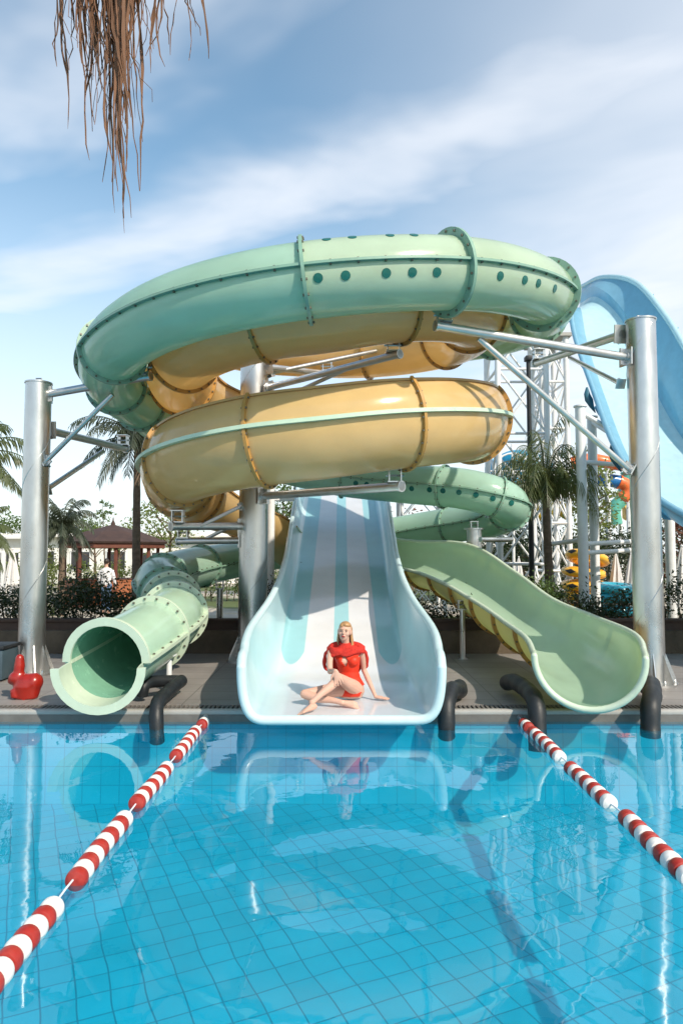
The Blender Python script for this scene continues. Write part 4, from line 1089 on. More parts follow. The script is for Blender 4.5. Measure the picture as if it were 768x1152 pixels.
    band2 = [(-.165, 7.72, .62), (-.10, 7.70, .675), (.04, 7.76, .69), (.19, 7.72, .675), (.265, 7.73, .63), ]
    c, _, _ = catmull(band2, .02); m5.loft([(q, (0, -.035, .012), (0, .02, .034)) for q in [tuple(t) for t in c]], 14)
    m5.loft([((.05, 7.79, .67), (.17, 0, 0), (0, .035, 0)), ((.05, 7.83, .52), (.19, 0, 0), (0, .03, 0)), ((.06, 7.85, .40), (.17, 0, 0), (0, .025, 0)), ((.06, 7.86, .33), (.13, 0, 0), (0, .015, 0))], 20)
    m5.loft([((.045, 7.705, .705), (.062, 0, 0), (0, .060, 0)), ((.045, 7.70, .68), (.085, 0, 0), (0, .075, 0)), ((.048, 7.70, .655), (.135, 0, 0), (0, .085, .0)), ((.05, 7.705, .63), (.175, 0, 0), (0, .098, -.01)), ((.05, 7.71, .595), (.178, 0, 0), (0, .108, -.006)), ((.05, 7.715, .572), (.165, 0, 0), (0, .105, -.004))], 28)
    m5.loft([(q, (0, -.010, .006), (0, .010, .022)) for q in [(-.12, 7.625, .575), (-.04, 7.602, .60), (.045, 7.596, .628), (.12, 7.605, .655), (.16, 7.63, .665)]], 10)
    for pts in ([(-.145, 7.71, .622), (-.180, 7.74, .58), (-.190, 7.755, .50), (-.185, 7.765, .43), (-.13, 7.79, .385), (-.07, 7.82, .35)], [(.24, 7.73, .622), (.272, 7.76, .58), (.285, 7.80, .50), (.283, 7.82, .43), (.25, 7.84, .40)]):
        c, _, _ = catmull(pts, .02); nn = len(c)
        m5.loft([(tuple(q), (.022 + .004 * math.sin(i * 1.1), 0, .006), (0, .04, .01)) for i, q in enumerate(c)], 14)
    remeshed(m5, 'knitted_shrug', 'knit', o, .0075, 2, .5)
    return o
woman()

# ------------------------------------------------------------------ small things on the deck
def red_seat():
    c = P(28, 784, 8.15); c.z = 0.0; s = 1.0
    o = empty('animal_seat', c, 'glossy red animal-shaped plastic seat at the foot of the left column', 'seat')
    mb = MB(); q = lambda x, y, z: c + V((x, y, z))
    mb.loft([(q(.02, 0, .0), (.13, 0, 0), (0, .09, 0)), (q(.02, 0, .05), (.15, 0, 0), (0, .10, 0)), (q(.03, 0, .15), (.165, 0, 0), (0, .12, 0)), (q(.04, 0, .24), (.13, 0, 0), (0, .10, 0)), (q(.04, 0, .29), (.06, 0, 0), (0, .05, 0))], 24)
    mb.ball(q(.11, 0, .19), (.10, .11, .11), 18); mb.ball(q(-.09, 0, .24), (.105, .085, .085), 18); mb.ball(q(-.15, 0, .21), (.055, .055, .05), 14)
    mb.tube([q(-.08, 0, .28), q(-.07, 0, .38), q(-.07, 0, .47)], [.06, .062, .05], 16); mb.ball(q(-.07, 0, .47), .05, 14)
    mb.tube([q(-.08, -.05, .02), q(-.10, -.05, .12)], [.055, .05], 12); mb.tube([q(-.08, .05, .02), q(-.10, .05, .12)], [.055, .05], 12)
    remeshed(mb, 'body', 'red_plastic', o, .014, 5, .5)
    mb = MB(); mb.tube([q(.03, -.09, .012), q(.03, .09, .012)], .016, 8); mb.build('base_slider', 'red_plastic', o)
red_seat()
def dark_box():
    c = P(-6, 768, 9.3); c.z = 0
    o = empty('deck_box', c, 'dark blue-grey storage box at the left edge of the deck', 'box')
    mb = MB(); mb.bevbox(c + V((-.15, .1, .22)), (.62, .45, .40), .02); mb.build('body', 'dark_panel', o)
    mb = MB(); mb.bevbox(c + V((-.15, .1, .45)), (.66, .49, .05), .012); mb.build('lid', 'foam_black', o)
    mb = MB(); mb.tube([c + V((-.25, -.14, .36)), c + V((-.25, -.17, .36)), c + V((-.05, -.17, .36)), c + V((-.05, -.14, .36))], .01, 6); mb.build('handle', 'foam_black', o)
dark_box()
# ------------------------------------------------------------------ vegetation
rng = np.random.default_rng(11)
def leaves(mb, centres, size, aspect=.45, mi=0):
    """one small folded leaf face per centre"""
    n = len(centres)
    d = rng.normal(size=(n, 3)); d /= np.linalg.norm(d, axis=1)[:, None]
    e = rng.normal(size=(n, 3)); e -= (e * d).sum(1)[:, None] * d; e /= np.linalg.norm(e, axis=1)[:, None]
    sz = size * rng.uniform(.6, 1.35, n)[:, None]
    a = centres - d * sz * .5; b = centres + e * sz * aspect * .5; c = centres + d * sz * .5; f = centres - e * sz * aspect * .5
    vs = np.stack([a, b, c, f], 1).reshape(-1, 3)
    mb.add([tuple(q) for q in vs], [(4 * i, 4 * i + 1, 4 * i + 2, 4 * i + 3) for i in range(n)], mi)
def clumps(c, r, ncl, per, cr):
    """leaf centres gathered in uneven clumps through an ellipsoid"""
    out = []
    for _ in range(ncl):
        d = rng.normal(size=3); d /= np.linalg.norm(d); rad = rng.uniform(.25, 1.0) ** .6
        q = np.array(c) + d * np.array(r) * rad
        s = cr * rng.uniform(.5, 1.3); out.append(q + rng.normal(size=(per, 3)) * s * np.array([1, 1, .7]) * .5)
    return np.concatenate(out)
def box_clumps(x0, x1, y0, y1, z0, z1, ncl, per, cr):
    out = []
    for _ in range(ncl):
        q = np.array([rng.uniform(x0, x1), rng.uniform(y0, y1), z0 + (z1 - z0) * rng.uniform(0, 1) ** .7]); q[2] += .12 * math.sin(q[0] * 2.3) + .08 * math.sin(q[0] * 5.1)
        out.append(q + rng.normal(size=(per, 3)) * cr * .5 * rng.uniform(.5, 1.4))
    return np.concatenate(out)
def shrub(label, x0, x1, y0, y1, z0, z1, n, material, size=.07, group=None):
    o = empty('hedge' if x1 - x0 > 2.5 else 'shrub', ((x0 + x1) / 2, (y0 + y1) / 2, GZ), label, 'hedge' if x1 - x0 > 2.5 else 'shrub', group)
    mb = MB(); leaves(mb, box_clumps(x0, x1, y0, y1, z0 + .1, z1, n, 26, .28), size); mb.build('foliage', material, o, smooth=False, fixn=False)
    mb = MB(); k = int((x1 - x0) * 3) + 2
    for i in range(k):
        x = x0 + (x1 - x0) * (i + .5) / k; y = (y0 + y1) / 2 + rng.uniform(-.2, .2)
        for j in range(3):
            mb.tube([(x, y, z0 - .1), (x + rng.uniform(-.15, .15), y + rng.uniform(-.1, .1), z0 + (z1 - z0) * .5), (x + rng.uniform(-.3, .3), y + rng.uniform(-.2, .2), z0 + (z1 - z0) * .9)], [.015, .01, .004], 5)
    mb.build('stems', 'trunk', o)
    return o
shrub('dark clipped hedge above the planter wall at the far left', -9.5, -5.75, 12.2, 13.0, .35, 1.12, 330, 'leaf_dark')
shrub('dark hedge behind the left column, in front of the wooden pavilion', -5.7, -2.9, 12.2, 13.1, .35, 1.0, 320, 'leaf_dark')
shrub('small dark shrub between the middle column and the wide slide', -1.55, -.95, 12.3, 12.8, .35, 1.15, 40, 'leaf_dark')
shrub('loose dark shrub right of the wide slide under the green trough', 1.15, 2.5, 12.3, 12.8, .3, .68, 90, 'leaf_dark')
shrub('dark shrub behind the light green trough, left of the yellow rings', 3.1, 4.2, 12.8, 13.4, .3, .95, 100, 'leaf_mid')
shrub('dark shrub just left of the right column, in front of the blue rings', 4.0, 5.3, 12.3, 13.0, .35, .95, 100, 'leaf_dark')
shrub('dark hedge behind the right column at the edge of the photo', 5.5, 9.5, 12.2, 13.1, .35, 1.02, 200, 'leaf_dark')
shrub('reddish brown bushy shrub under the huge blue slide', 7.6, 9.8, 15.0, 16.2, 0, 2.6, 190, 'leaf_red', .1)
shrub('tall dark hedge behind the two white columns', 7.6, 10.2, 22.0, 23.0, -.1, 2.4, 200, 'leaf_dark', .1)
shrub('sunlit green hedge left of the pavilion', P(48, 0, 21).x, P(75, 0, 21).x, 20.5, 21.5, -.1, 2.1, 70, 'leaf_light', .1)
shrub('long low green hedge in front of the white building', -19, -9.8, 32, 33, -.1, 1.2, 150, 'leaf_light', .14)
shrub('low hedge seen between the pavilion and the middle column', -5.6, -2.5, 27, 28, -.1, 1.3, 90, 'leaf_mid', .12)
shrub('dark hedge far behind the dotted green loop', 4.0, 8.8, 26, 27, -.1, 2.0, 200, 'leaf_dark', .13)
shrub('olive bush far behind the wide slide at its right', 2.0, 3.9, 27, 28, -.1, 2.2, 90, 'leaf_mid', .13)

def palm(label, x, y, trunk, lean, nf, flen, droop, material='palm_leaf', leaflet=.34, tr=.10, seed=0, z0=GZ, hang=.6, lw=.02, up=(-35, 75)):
    r = np.random.default_rng(seed)
    o = empty('palm_tree', (x, y, z0), label, 'palm tree')
    top = V((x + lean, y, z0 + trunk)); pts = [V((x, y, z0)).lerp(top, t) + V((math.sin(t * 3.1) * lean * .2, 0, 0)) for t in np.linspace(0, 1, 22)]
    mb = MB(); mb.tube(pts, [tr * (1.35 - .5 * t) * (1 + .07 * (i % 2)) for i, t in enumerate(np.linspace(0, 1, 22))], 12); mb.build('trunk', 'trunk', o)
    mb = MB(); rb = MB()
    for i in range(nf):
        az = 2 * math.pi * (i * .618) + r.uniform(-.2, .2); el = R(up[0] + (up[1] - up[0]) * ((i + .5) / nf)) ; L = flen * r.uniform(.8, 1.1)
        d = V((math.cos(az) * math.cos(el), math.sin(az) * math.cos(el), math.sin(el))); p = top + V((0, 0, .05)); ps = [p.copy()]
        n = 15
        for k in range(n):
            d = (d + V((0, 0, -droop * (k + 1) / n / n * 5.2))).normalized(); p = p + d * L / n; ps.append(p.copy())
        rb.tube(ps, [.022 * (1 - .8 * k / n) for k in range(n + 1)], 5)
        for k in range(1, n + 1):
            for sub in (0, .5):
                q = ps[k - 1].lerp(ps[k], sub); t = (ps[k] - ps[k - 1]).normalized(); side = t.cross(UP)
                if side.length < .05: side = V((1, 0, 0))
                side.normalize(); ll = leaflet * (1 - ((k / n) - .45) ** 2 * 1.6) * r.uniform(.8, 1.15)
                for sg in (-1, 1):
                    dd = (side * sg * .75 + t * .55 + V((0, 0, -hang * r.uniform(.5, 1.3)))).normalized()
                    mid = q + dd * ll * .55; dd2 = (dd + V((0, 0, -.7 * hang))).normalized(); tip = mid + dd2 * ll * .5; w = t * lw
                    mb.add([q - w * .5, q + w * .5, mid + w, mid - w, tip], [(0, 1, 2, 3), (3, 2, 4)])
    cr = mb.build('crown', material, o, smooth=False, fixn=False); rb.build('frond_ribs', material, cr)
    return o
c = P(154, 680, 15.5); palm('tall thin dark palm behind the green tube, its crown partly hidden by the yellow chute', c.x, 15.5, 4.55, -.05, 22, 1.55, .55, 'palm_dark', .42, .08, 1, hang=.9, up=(-50, 60))
c = P(70, 680, 21); palm('small slender palm left of the pavilion roof', c.x, 21, 2.75, -.05, 24, 1.35, .75, 'palm_dark', .35, .08, 2, hang=.9, up=(-45, 80))
c = P(-52, 680, 13.0); palm('sunlit palm crown reaching in at the left edge of the photo', c.x, 13.0, 3.7, .1, 26, 1.5, .55, 'palm_leaf', .40, .13, 3, hang=.9)
c = P(-30, 680, 17); palm('lower pale green palm at the left edge under the big crown', c.x, 17, 2.3, 0, 20, 1.2, .55, 'palm_leaf', .36, .11, 4, hang=.7)
c = P(622, 690, 15.0); palm('drooping palm in front of the white lattice tower, left of the yellow rings', c.x, 15.0, 3.25, -.12, 30, 1.65, 1.05, 'palm_leaf', .50, .085, 5, hang=1.3, lw=.013, up=(15, 88))

def tree(label, px, Yd, h, cr, material='leaf_mid', n=60, size=.16, tr=.09, seed=0, z0=GZ, flat=.75):
    x = P(px, 600, Yd).x; o = empty('tree', (x, Yd, z0), label, 'tree'); r = np.random.default_rng(seed)
    mb = MB(); t0 = V((x, Yd, z0)); top = V((x + r.uniform(-.2, .2), Yd, z0 + h - cr * .6)); mb.tube([t0, t0.lerp(top, .5) + V((.05, 0, 0)), top], [tr, tr * .7, tr * .3], 8)
    for k in range(7):
        a = r.uniform(0, 6.28); b = t0.lerp(top, r.uniform(.45, .9)); e = b + V((math.cos(a) * cr * .75, math.sin(a) * cr * .75, cr * r.uniform(.2, .9))); mb.tube([b, b.lerp(e, .5) + V((0, 0, .1)), e], [tr * .4, tr * .25, tr * .08], 6)
    mb.build('trunk', 'trunk', o)
    mb = MB(); leaves(mb, clumps((x, Yd, z0 + h - cr * flat), (cr, cr, cr * flat), n, 26, cr * .42), size); mb.build('crown', material, o, smooth=False, fixn=False)
    return o
tree('round leafy tree behind the pavilion roof, right of its ridge', 134, 34, 3.6, 1.0, 'leaf_light', 45, .16, seed=1)
tree('small bushy tree above the left half of the pavilion roof', 108, 36, 3.4, .9, 'leaf_mid', 35, .15, seed=2)
tree('thin young tree with few leaves rising above the pavilion', 119, 30, 4.35, .45, 'leaf_mid', 9, .13, .03, seed=3, flat=1.3)
tree('leafy tree close behind the lower left curl of the yellow chute', 188, 30, 4.6, 1.7, 'leaf_light', 60, .17, seed=4)
tree('tall green tree behind the two white columns', 664, 26, 6.0, 1.1, 'leaf_light', 70, .17, seed=5, flat=1.8)
tree('dark broad tree far behind the wide slide, at its left', 318, 30, 5.0, 1.4, 'leaf_mid', 70, .17, seed=6)
tree('brownish tree seen through the tower just right of the wide slide', 462, 34, 3.9, 1.3, 'leaf_red', 60, .18, seed=7)
tree('dark round tree behind the lattice tower and the black mast', 585, 30, 3.4, 1.6, 'leaf_dark', 80, .18, seed=8)
tree('dark tree behind the yellow rings', 660, 30, 2.9, 1.7, 'leaf_dark', 90, .18, seed=9)
tree('dark tree at the right edge beyond the huge blue slide', 760, 27, 3.6, 1.9, 'leaf_dark', 90, .18, seed=10)
tree('dark tree left of the yellow rings far behind the palm', 610, 36, 3.2, 2.0, 'leaf_dark', 80, .2, seed=12)
tree('pale tree at the left edge behind the white building', 12, 60, 5.2, 2.4, 'leaf_mid', 60, .3, seed=13)
tree('distant pale tree between the left column and the small palm', 90, 62, 5.2, 2.2, 'leaf_mid', 60, .3, seed=14)

# dry palm leaf hanging into the top left corner
def dry_frond():
    r = np.random.default_rng(5); base = P(120, -130, 2.6)
    o = empty('dry_palm_leaf', base, 'shaggy dry brown palm leaf hanging down in the upper left corner', 'palm leaf')
    mb = MB(); mb.tube([P(-500, -520, 3.0), P(-160, -330, 2.8), P(40, -190, 2.65), P(170, -120, 2.6), P(225, -90, 2.6)], [.04, .03, .022, .014, .006], 8); mb.build('leaf_stalk', 'dry_palm', o)
    mb = MB()
    def strand(x0, y0, x1, y1, w=.011, wig=1.0, depth=0.0):
        n = 16; ps = []; ph = r.uniform(0, 6.28); amp = r.uniform(4, 12) * wig
        for k in range(n + 1):
            t = k / n; px = x0 + (x1 - x0) * t + amp * math.sin(ph + t * r.uniform(5.5, 6.5)) * t; py = y0 + (y1 - y0) * t
            ps.append(P(px, py, 2.6 + depth + .03 * math.sin(ph + t * 5)))
        vs = []; tw = r.uniform(0, 3)
        for k, q in enumerate(ps):
            t = k / n; ww = w * (1 - t) ** .6 * (1 + .35 * math.sin(ph * 3 + k * 1.4)) + .0008; a = tw + t * r.uniform(2.0, 2.6); s = V((math.cos(a), math.sin(a), 0)); b = V((-math.sin(a), math.cos(a), 0)) * .0012
            vs += [q - s * ww * .5 - b, q + s * ww * .5 - b, q + s * ww * .5 + b, q - s * ww * .5 + b]
        fs = [(4 * k + j, 4 * k + (j + 1) % 4, 4 * k + 4 + (j + 1) % 4, 4 * k + 4 + j) for k in range(n) for j in range(4)] + [(0, 1, 2, 3), (4 * n, 4 * n + 1, 4 * n + 2, 4 * n + 3)]
        mb.add(vs, fs)
    for _ in range(36):
        x0 = r.normal(122, 20); ln = 60 + 190 * math.exp(-((x0 - 137) / 24) ** 2) * r.uniform(.35, 1.0)
        strand(x0, r.uniform(-150, -100), x0 + (138 - x0) * .45 + r.normal(0, 7), ln, r.uniform(.012, .028), 1, r.uniform(-.12, .12))
    for _ in range(20):
        x0 = r.normal(95, 16); strand(x0, r.uniform(-150, -110), 88 + (x0 - 70) * .7 + r.normal(0, 9), r.uniform(20, 150), r.uniform(.012, .022), 1, r.uniform(-.1, .1))
    for _ in range(46):
        x0 = r.uniform(70, 175); strand(x0, r.uniform(-150, -100), x0 + (125 - x0) * .3 + r.normal(0, 12), r.uniform(20, 60) + 120 * math.exp(-((x0 - 132) / 28) ** 2) * r.uniform(.3, 1.1), r.uniform(.003, .006), 1.6, r.uniform(-.1, .1))
    for x0, x1, y1 in ((62, 75, 145), (60, 70, 75), (66, 58, 60), (98, 104, 180), (104, 118, 205), (150, 152, 105), (170, 178, 82), (176, 175, 60), (184, 181, 50), (200, 199, 62), (204, 208, 68), (222, 232, 66), (197, 210, 30), (214, 224, 40), (150, 163, 215), (133, 134, 262), (137, 140, 245), (140, 152, 215), (128, 122, 205), (112, 130, 170), (176, 185, 75)):
        strand(x0, r.uniform(-130, -95), x1, y1, r.uniform(.012, .02), .9, r.uniform(-.08, .08))
    mb.build('hanging_strands', 'dry_palm', o, smooth=False)
dry_frond()

# ------------------------------------------------------------------ background buildings and furniture
def pavilion():
    c = P(126, 660, 26); c.z = GZ; x, y = c.x, c.y
    o = empty('pavilion', c, 'dark red-brown open pavilion with a hipped roof in the garden at the left', 'pavilion')
    n = 8; hw = 2.05; ez = P(126, 612, 26).z; az = P(126, 590, 26).z
    mb = MB(); rr = Matrix.Rotation(R(22.5), 3, 'Z')
    mb.lathe((x, y, 0), [(hw, ez), (hw * 1.02, ez + .07), (hw * .55, ez + .07 + (az - ez) * .50), (.16, az - .04), (.05, az)], 8, rot=None); mb.build('roof', 'roof_dark', o, smooth=False)
    mb = MB(); mb.lathe((x, y, 0), [(hw * .97, ez - .16), (hw * .97, ez - .002)], 8); mb.build('fascia', 'wood_red', o, smooth=False)
    mb = MB(); mb.lathe((x, y, az - .05), [(.07, 0), (.09, .08), (.03, .2), (.015, .32)], 10); mb.build('finial', 'roof_dark', o)
    for k in range(8):
        a = math.pi * 2 * (k + .5) / 8; px, py = x + hw * .82 * math.cos(a), y + hw * .82 * math.sin(a)
        mb = MB(); mb.bevbox((px, py, (GZ + ez - .1) / 2), (.11, .11, ez - .1 - GZ), .01); mb.box((px, py, GZ + .06), (.17, .17, .12)); mb.build('post', 'wood_red', o)
        if k != 5:
            b = math.pi * 2 * (k + 1.5) / 8; q = V((x + hw * .82 * math.cos(b), y + hw * .82 * math.sin(b), 0)); p_ = V((px, py, 0)); d = q - p_; rt = Matrix.Rotation(math.atan2(d.y, d.x), 3, 'Z')
            mb = MB(); mb.box((p_ + q) / 2 + V((0, 0, GZ + .45)), (d.length - .1, .06, .9), rt); mb.box((p_ + q) / 2 + V((0, 0, GZ + .92)), (d.length - .05, .12, .05), rt); mb.build('panel', 'wood_orange', o, smooth=False)
    mb = MB(); mb.lathe((x, y, GZ), [(hw * .4, 0), (hw * .4, .9), (hw * .45, .95)], 8); mb.build('counter', 'wood_orange', o, smooth=False)
pavilion()
def building(label, x0, x1, y, h, winmat='glass_dark', n=5, door=None, d=6):
    o = empty('building', ((x0 + x1) / 2, y, GZ), label, 'building')
    mb = MB(); mb.box(((x0 + x1) / 2, y + d / 2, GZ + h / 2), (x1 - x0, d, h)); mb.build('wall', 'plaster', o, smooth=False)
    mb = MB(); mb.bevbox(((x0 + x1) / 2, y + d / 2 - .2, GZ + h + .12), (x1 - x0 + .8, d + .9, .24), .03); mb.build('roof', 'plaster', o)
    w = (x1 - x0) / n
    for k in range(n):
        cx = x0 + (k + .5) * w; isd = door and k in door; hh = 2.0 if isd else 1.2; cz = GZ + (1.0 if isd else 1.45)
        mb = MB()
        for dx, dz, sx_, sz_ in ((0, hh / 2, w * .55 + .1, .07), (0, -hh / 2, w * .55 + .1, .07), (-w * .275, 0, .07, hh), (w * .275, 0, .07, hh), (0, 0, .05, hh)): mb.box((cx + dx, y - .02, cz + dz), (sx_, .09, sz_))
        f = mb.build('door' if isd else 'window', 'white_paint', o, smooth=False)
        mb = MB(); mb.box((cx, y - .015, cz), (w * .55, .02, hh - .06)); mb.build('pane', winmat, f, smooth=False)
    return o
building('long low white building with a flat roof behind the pavilion', -27, -6.5, 44, 2.95, n=9, door=(2, 6))
building('low pale building far behind the lattice frame, right of the wide slide', 4.5, 13.0, 40, 2.3, n=5, door=(1,))
o = empty('pergola_frame', (P(4, 640, 19).x, 19, GZ), 'white post and beam frame at the left edge behind the closed umbrella', 'pergola')
x = o.location.x
for k, xx in enumerate((x, x - 1.6)):
    mb = MB(); mb.bevbox((xx, 19, (GZ + 2.1) / 2), (.1, .1, 2.1 - GZ), .01); mb.build('post', 'white_paint', o)
mb = MB(); mb.bevbox((x - .7, 19, 2.16), (2.4, .14, .1), .01); mb.build('beam', 'white_paint', o)

def umbrella_proto(h=1.15):
    o = empty('closed_umbrella', (0, 0, 0), 'x', 'umbrella', 'closed white sun umbrellas')
    mb = MB(); mb.tube([(0, 0, 0), (0, 0, 2.25)], .022, 8); mb.build('pole', 'white_paint', o)
    mb = MB(); seg = 32; prof = [(.15, .85), (.19, .95), (.185, 1.15), (.15, 1.5), (.10, 1.85), (.045, 2.15), (.02, 2.25)]
    vs = []
    for r_, z in prof:
        for k in range(seg):
            a = 2 * math.pi * k / seg; q = r_ * (1 + .22 * math.cos(a * 8)); vs.append((q * math.cos(a + z * .3), q * math.sin(a + z * .3), z))
    n = len(prof); mb.add(vs, [(i * seg + k, i * seg + (k + 1) % seg, (i + 1) * seg + (k + 1) % seg, (i + 1) * seg + k) for i in range(n - 1) for k in range(seg)] + [tuple(range(seg))[::-1], tuple((n - 1) * seg + k for k in range(seg))]); cn = mb.build('canopy', 'white_cloth', o)
    mb = MB(); mb.lathe((0, 0, 1.28), [(.185, 0), (.187, .05)], 20); mb.build('strap', 'white_cloth', cn)
    mb = MB(); mb.lathe((0, 0, 0), [(.25, 0), (.25, .06), (.05, .09), (.05, .2)], 20); mb.build('base', 'kerb', o)
    mb = MB(); mb.ball((0, 0, 2.28), .03, 8); mb.build('finial', 'white_paint', o)
    return o
up = umbrella_proto()
spots = [(15, 617, 19.0, 'closed white umbrella at the left edge, just left of the tall left column'), (583, 626, 25.0, 'closed white umbrella seen through the lattice tower above the green trough'),
         (692, 621, 19.0, 'closed white umbrella just right of the stack of yellow rings'), (709, 622, 20.5, 'closed white umbrella half hidden behind the right column'), (766, 613, 14.4, 'closed white umbrella at the right edge of the photo')]
for i, (px, py, Yd, lab) in enumerate(spots):
    q = up if i == 0 else copy_tree(up); c = P(px, py, Yd); q.location = (c.x, Yd, c.z - 2.3); q['label'] = lab; q.rotation_euler.z = i * 1.3
    s = 1.0; q.scale = (s, s, s)

# swim rings
def ring_proto(material, spots_=True):
    o = empty('swim_ring', (0, 0, 0), 'x', 'swim ring'); mb = MB(); Rm, rr = .42, .165
    vs = []; n1, n2 = 40, 18
    for i in range(n1):
        a = 2 * math.pi * i / n1
        for j in range(n2):
            b = 2 * math.pi * j / n2; q = Rm + rr * math.cos(b) * 1.05; vs.append((q * math.cos(a), q * math.sin(a), rr * .78 * math.sin(b)))
    mb.add(vs, [(i * n2 + j, ((i + 1) % n1) * n2 + j, ((i + 1) % n1) * n2 + (j + 1) % n2, i * n2 + (j + 1) % n2) for i in range(n1) for j in range(n2)])
    b_ = mb.build('tube', material, o)
    if spots_:
        for k in range(6):
            a0 = 2 * math.pi * k / 6; mb = MB(); vs = []; 
            g_ = []
            for u in np.linspace(-1, 1, 7):
                row = []
                for v_ in np.linspace(-1, 1, 5):
                    a = a0 + u * .30; b = R(10) + v_ * (1 - abs(u)) * .55; q = Rm + (rr + .004) * math.cos(b) * 1.05; vs.append((q * math.cos(a), q * math.sin(a), (rr + .004) * .78 * math.sin(b)))
            mb.add(vs, [(i * 5 + j, (i + 1) * 5 + j, (i + 1) * 5 + j + 1, i * 5 + j + 1) for i in range(6) for j in range(4)]); mb.build('dark_patch', 'foam_black', b_)
    return o
rp = ring_proto('ring_yellow'); rp['group'] = 'stacked yellow swim rings'
rows_y = [(655, 684, 19.0), (656, 671, 19.0), (655, 658, 19.0), (656, 644, 19.0), (660, 628, 19.0)]
labs = ['lowest yellow swim ring of the stack, mostly behind the shrub', 'second yellow swim ring from the bottom of the stack', 'middle yellow swim ring of the stack', 'second yellow swim ring from the top of the stack', 'topmost yellow swim ring, tilted on the stack']
for i, (px, py, Yd) in enumerate(rows_y):
    q = rp if i == 0 else copy_tree(rp); c = P(px, py, Yd); q.location = c; q['label'] = labs[i]; q.rotation_euler = (0.05 * math.sin(i * 2), (-.02, .04, -.05, -.10, -.30)[i], i * .9); q.scale = (1.02, 1.02, 1.02)
rb = ring_proto('ring_blue', False); rb['group'] = 'stacked blue swim rings'
for i, (px, py, lab) in enumerate(((690, 686, 'lower blue swim ring beside the yellow stack'), (689, 672, 'middle blue swim ring beside the yellow stack'), (691, 662, 'top blue swim ring beside the yellow stack'))):
    q = rb if i == 0 else copy_tree(rb); c = P(px, py, 17.6); q.location = c; q['label'] = lab; q.rotation_euler = (0, .05 - .06 * i, i)
o = empty('ring_stand', (P(670, 0, 18.4).x, 18.4, GZ), 'low timber stand under the stacks of swim rings', 'stand')
z1 = P(655, 684, 19).z - .17; z2 = P(690, 686, 17.6).z - .15
mb = MB(); mb.bevbox((P(655, 0, 19).x, 19.0, z1 - .03), (1.4, 1.0, .05), .01); mb.bevbox((P(690, 0, 17.6).x, 17.6, z2 - .03), (1.3, 1.0, .05), .01); mb.build('board', 'wood_orange', o)
for xx, yy_, zz in [(P(655, 0, 19).x + dx, 19 + dy, z1 - .05) for dx in (-.6, .6) for dy in (-.4, .4)] + [(P(690, 0, 17.6).x + dx, 17.6 + dy, z2 - .05) for dx in (-.55, .55) for dy in (-.4, .4)]:
    mb = MB(); mb.bevbox((xx, yy_, (zz + GZ) / 2), (.08, .08, zz - GZ), .01); mb.build('leg', 'wood_orange', o)

# far tube slides
def far_tube(name, label, pts, r, material, group=None, ribs=True):
    o = empty(name, (V(pts[0]).x, V(pts[0]).y, GZ), label, 'slide', group)
    c, _, _ = catmull([tuple(q) for q in pts], .25); mb = MB(); mb.tube([tuple(q) for q in c], r, 18); mb.build('tube_shell', material, o)
    for i in range(0, len(c), 8):
        if i + 1 < len(c): mb = MB(); mb.tube([tuple(c[i]), tuple(c[i] + (c[i + 1] - c[i]) * .25)], r * 1.12, 18); mb.build('ring_flange', material, o)
    m_ = c[len(c) // 2]; mb = MB(); mb.tube([(m_[0], m_[1], GZ), (m_[0], m_[1], m_[2] - r * .9)], .1, 8); mb.build('post', 'white_paint', o)
    return o
far_tube('enclosed_slide', 'thick bright blue tube slide behind the white wheel frame', [P(560, 532, 26), P(578, 522, 25), P(602, 527, 24.5), P(612, 540, 25), P(602, 550, 26.5), P(575, 553, 27)], .52, 'slide_cyan')
far_tube('enclosed_slide', 'orange tube slide crossing behind the two white columns', [P(640, 522, 30), P(662, 517, 30), P(686, 521, 30), P(705, 524, 31)], .28, 'slide_orange')
far_tube('enclosed_slide', 'dark blue tube slide just below the orange one', [P(668, 540, 31), P(682, 540, 31), P(695, 542, 31)], .30, 'slide_blue')
far_tube('enclosed_slide', 'short red-orange tube elbow curling down after the dark blue tube', [P(695, 542, 31), P(704, 546, 31), P(706, 554, 31), P(700, 560, 31)], .30, 'slide_orange')
far_tube('enclosed_slide', 'teal tube slide dropping below the red-orange elbow', [P(706, 533, 33), P(700, 560, 33), P(690, 572, 33), P(692, 590, 33)], .32, 'slide_teal')
far_tube('enclosed_slide', 'yellow tube slide half hidden behind the right column', [P(700, 575, 34), P(712, 572, 34), P(722, 580, 34), P(726, 592, 34)], .45, 'slide_yellow')
far_tube('enclosed_slide', 'yellow tube slide glimpsed behind the drooping palm', [P(600, 575, 32), P(612, 578, 32), P(628, 572, 32), P(640, 578, 32)], .34, 'slide_yellow')
# wheel-like frame in front of the blue tube
c = P(576, 530, 23.5); o = empty('wheel_frame', (c.x, 23.5, GZ), 'white spoked wheel frame in front of the bright blue tube', 'frame')
mb = MB(); pts = [(c.x + .62 * math.cos(2 * math.pi * k / 24), 23.5, c.z + .62 * math.sin(2 * math.pi * k / 24)) for k in range(25)]; mb.tube(pts, .035, 8, caps=False); mb.build('rim', 'white_paint', o)
for k in range(4):
    a = math.pi * k / 4; mb = MB(); mb.tube([(c.x - .95 * math.cos(a), 23.5, c.z - .95 * math.sin(a)), (c.x + .95 * math.cos(a), 23.5, c.z + .95 * math.sin(a))], .03, 6); mb.build('spoke', 'white_paint', o)
mb = MB(); mb.tube([(c.x, 23.5, GZ), (c.x, 23.5, c.z)], .05, 8); mb.build('post', 'white_paint', o)

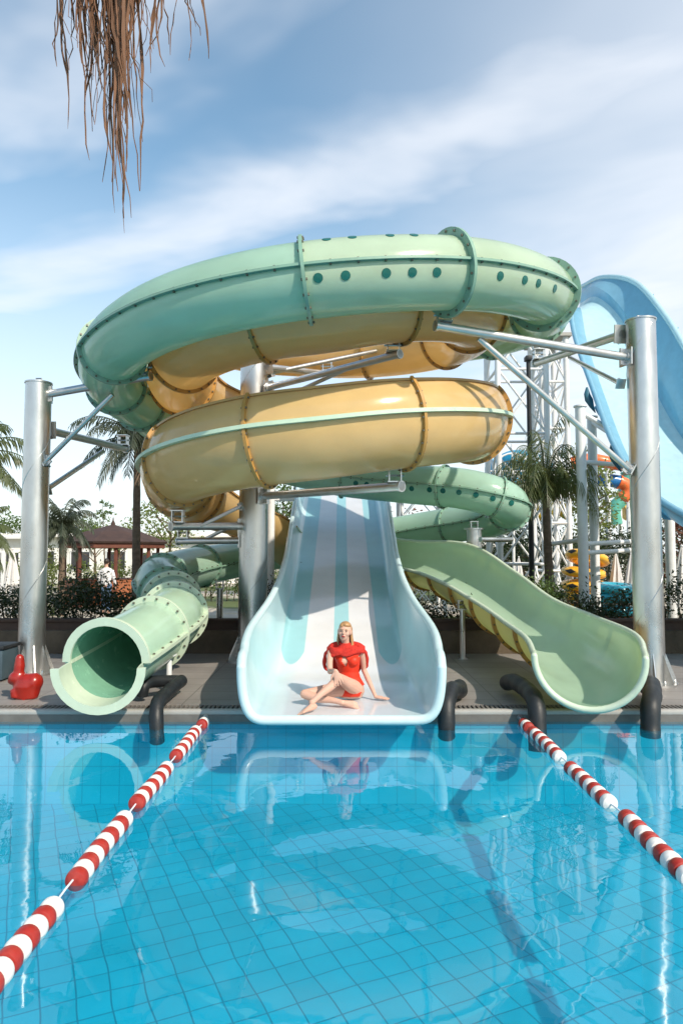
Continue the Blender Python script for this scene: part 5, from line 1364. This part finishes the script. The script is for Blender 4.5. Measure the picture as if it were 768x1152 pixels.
# man walking away by the pavilion
def man():
    x = P(120, 640, 22).x; y = 22.0; z = GZ
    o = empty('person', (x, y, z), 'person in a white shirt and blue jeans seen from behind, by the pavilion', 'person')
    mb = MB(); q = lambda a, b, c_: (x + a, y + b, z + c_)
    for sx, sy in ((-.09, .06), (.09, -.06)):
        mb.tube([q(sx, 0, .88), q(sx * 1.05, sy * .6, .48), q(sx * 1.1, sy, .09)], [.085, .058, .04], 12); mb.ball(q(sx * 1.1, sy + .06, .045), (.045, .12, .045), 10)
    mb.loft([(q(0, 0, .82), (.15, 0, 0), (0, .10, 0)), (q(0, 0, .95), (.16, 0, 0), (0, .11, 0)), (q(0, 0, 1.1), (.14, 0, 0), (0, .095, 0)), (q(0, 0, 1.3), (.19, 0, 0), (0, .11, 0)), (q(0, 0, 1.4), (.17, 0, 0), (0, .09, 0)), (q(0, 0, 1.46), (.06, 0, 0), (0, .06, 0)), (q(0, 0, 1.53), (.05, 0, 0), (0, .05, 0))], 16)
    for sx in (-1, 1):
        mb.tube([q(sx * .19, 0, 1.37), q(sx * .25, .02, 1.1), q(sx * .25, .12, .86)], [.05, .04, .028], 10); mb.ball(q(sx * .25, .14, .80), (.03, .04, .06), 10)
    mb.ball(q(0, .01, 1.63), (.078, .095, .115), 16)
    remeshed(mb, 'body', 'skin', o, .018, 2, .5)
    mb = MB(); mb.loft([(q(0, 0, .90), (.165, 0, 0), (0, .115, 0)), (q(0, 0, 1.1), (.16, 0, 0), (0, .11, 0)), (q(0, 0, 1.3), (.205, 0, 0), (0, .125, 0)), (q(0, 0, 1.42), (.17, 0, 0), (0, .10, 0)), (q(0, 0, 1.46), (.07, 0, 0), (0, .07, 0))], 16)
    for sx in (-1, 1): mb.tube([q(sx * .18, 0, 1.37), q(sx * .25, .02, 1.1), q(sx * .25, .10, .92)], [.062, .055, .045], 10)
    remeshed(mb, 'shirt', 'shirt', o, .018, 1, .5)
    mb = MB()
    for sx, sy in ((-.09, .06), (.09, -.06)): mb.tube([q(sx, 0, .93), q(sx * 1.05, sy * .6, .48), q(sx * 1.1, sy, .10)], [.10, .075, .06], 12)
    remeshed(mb, 'jeans', 'jeans', o, .018, 1, .5)
    mb = MB(); mb.ball(q(0, -.012, 1.655), (.085, .10, .105), 14); mb.build('hair', 'hair_dark', o)
man()
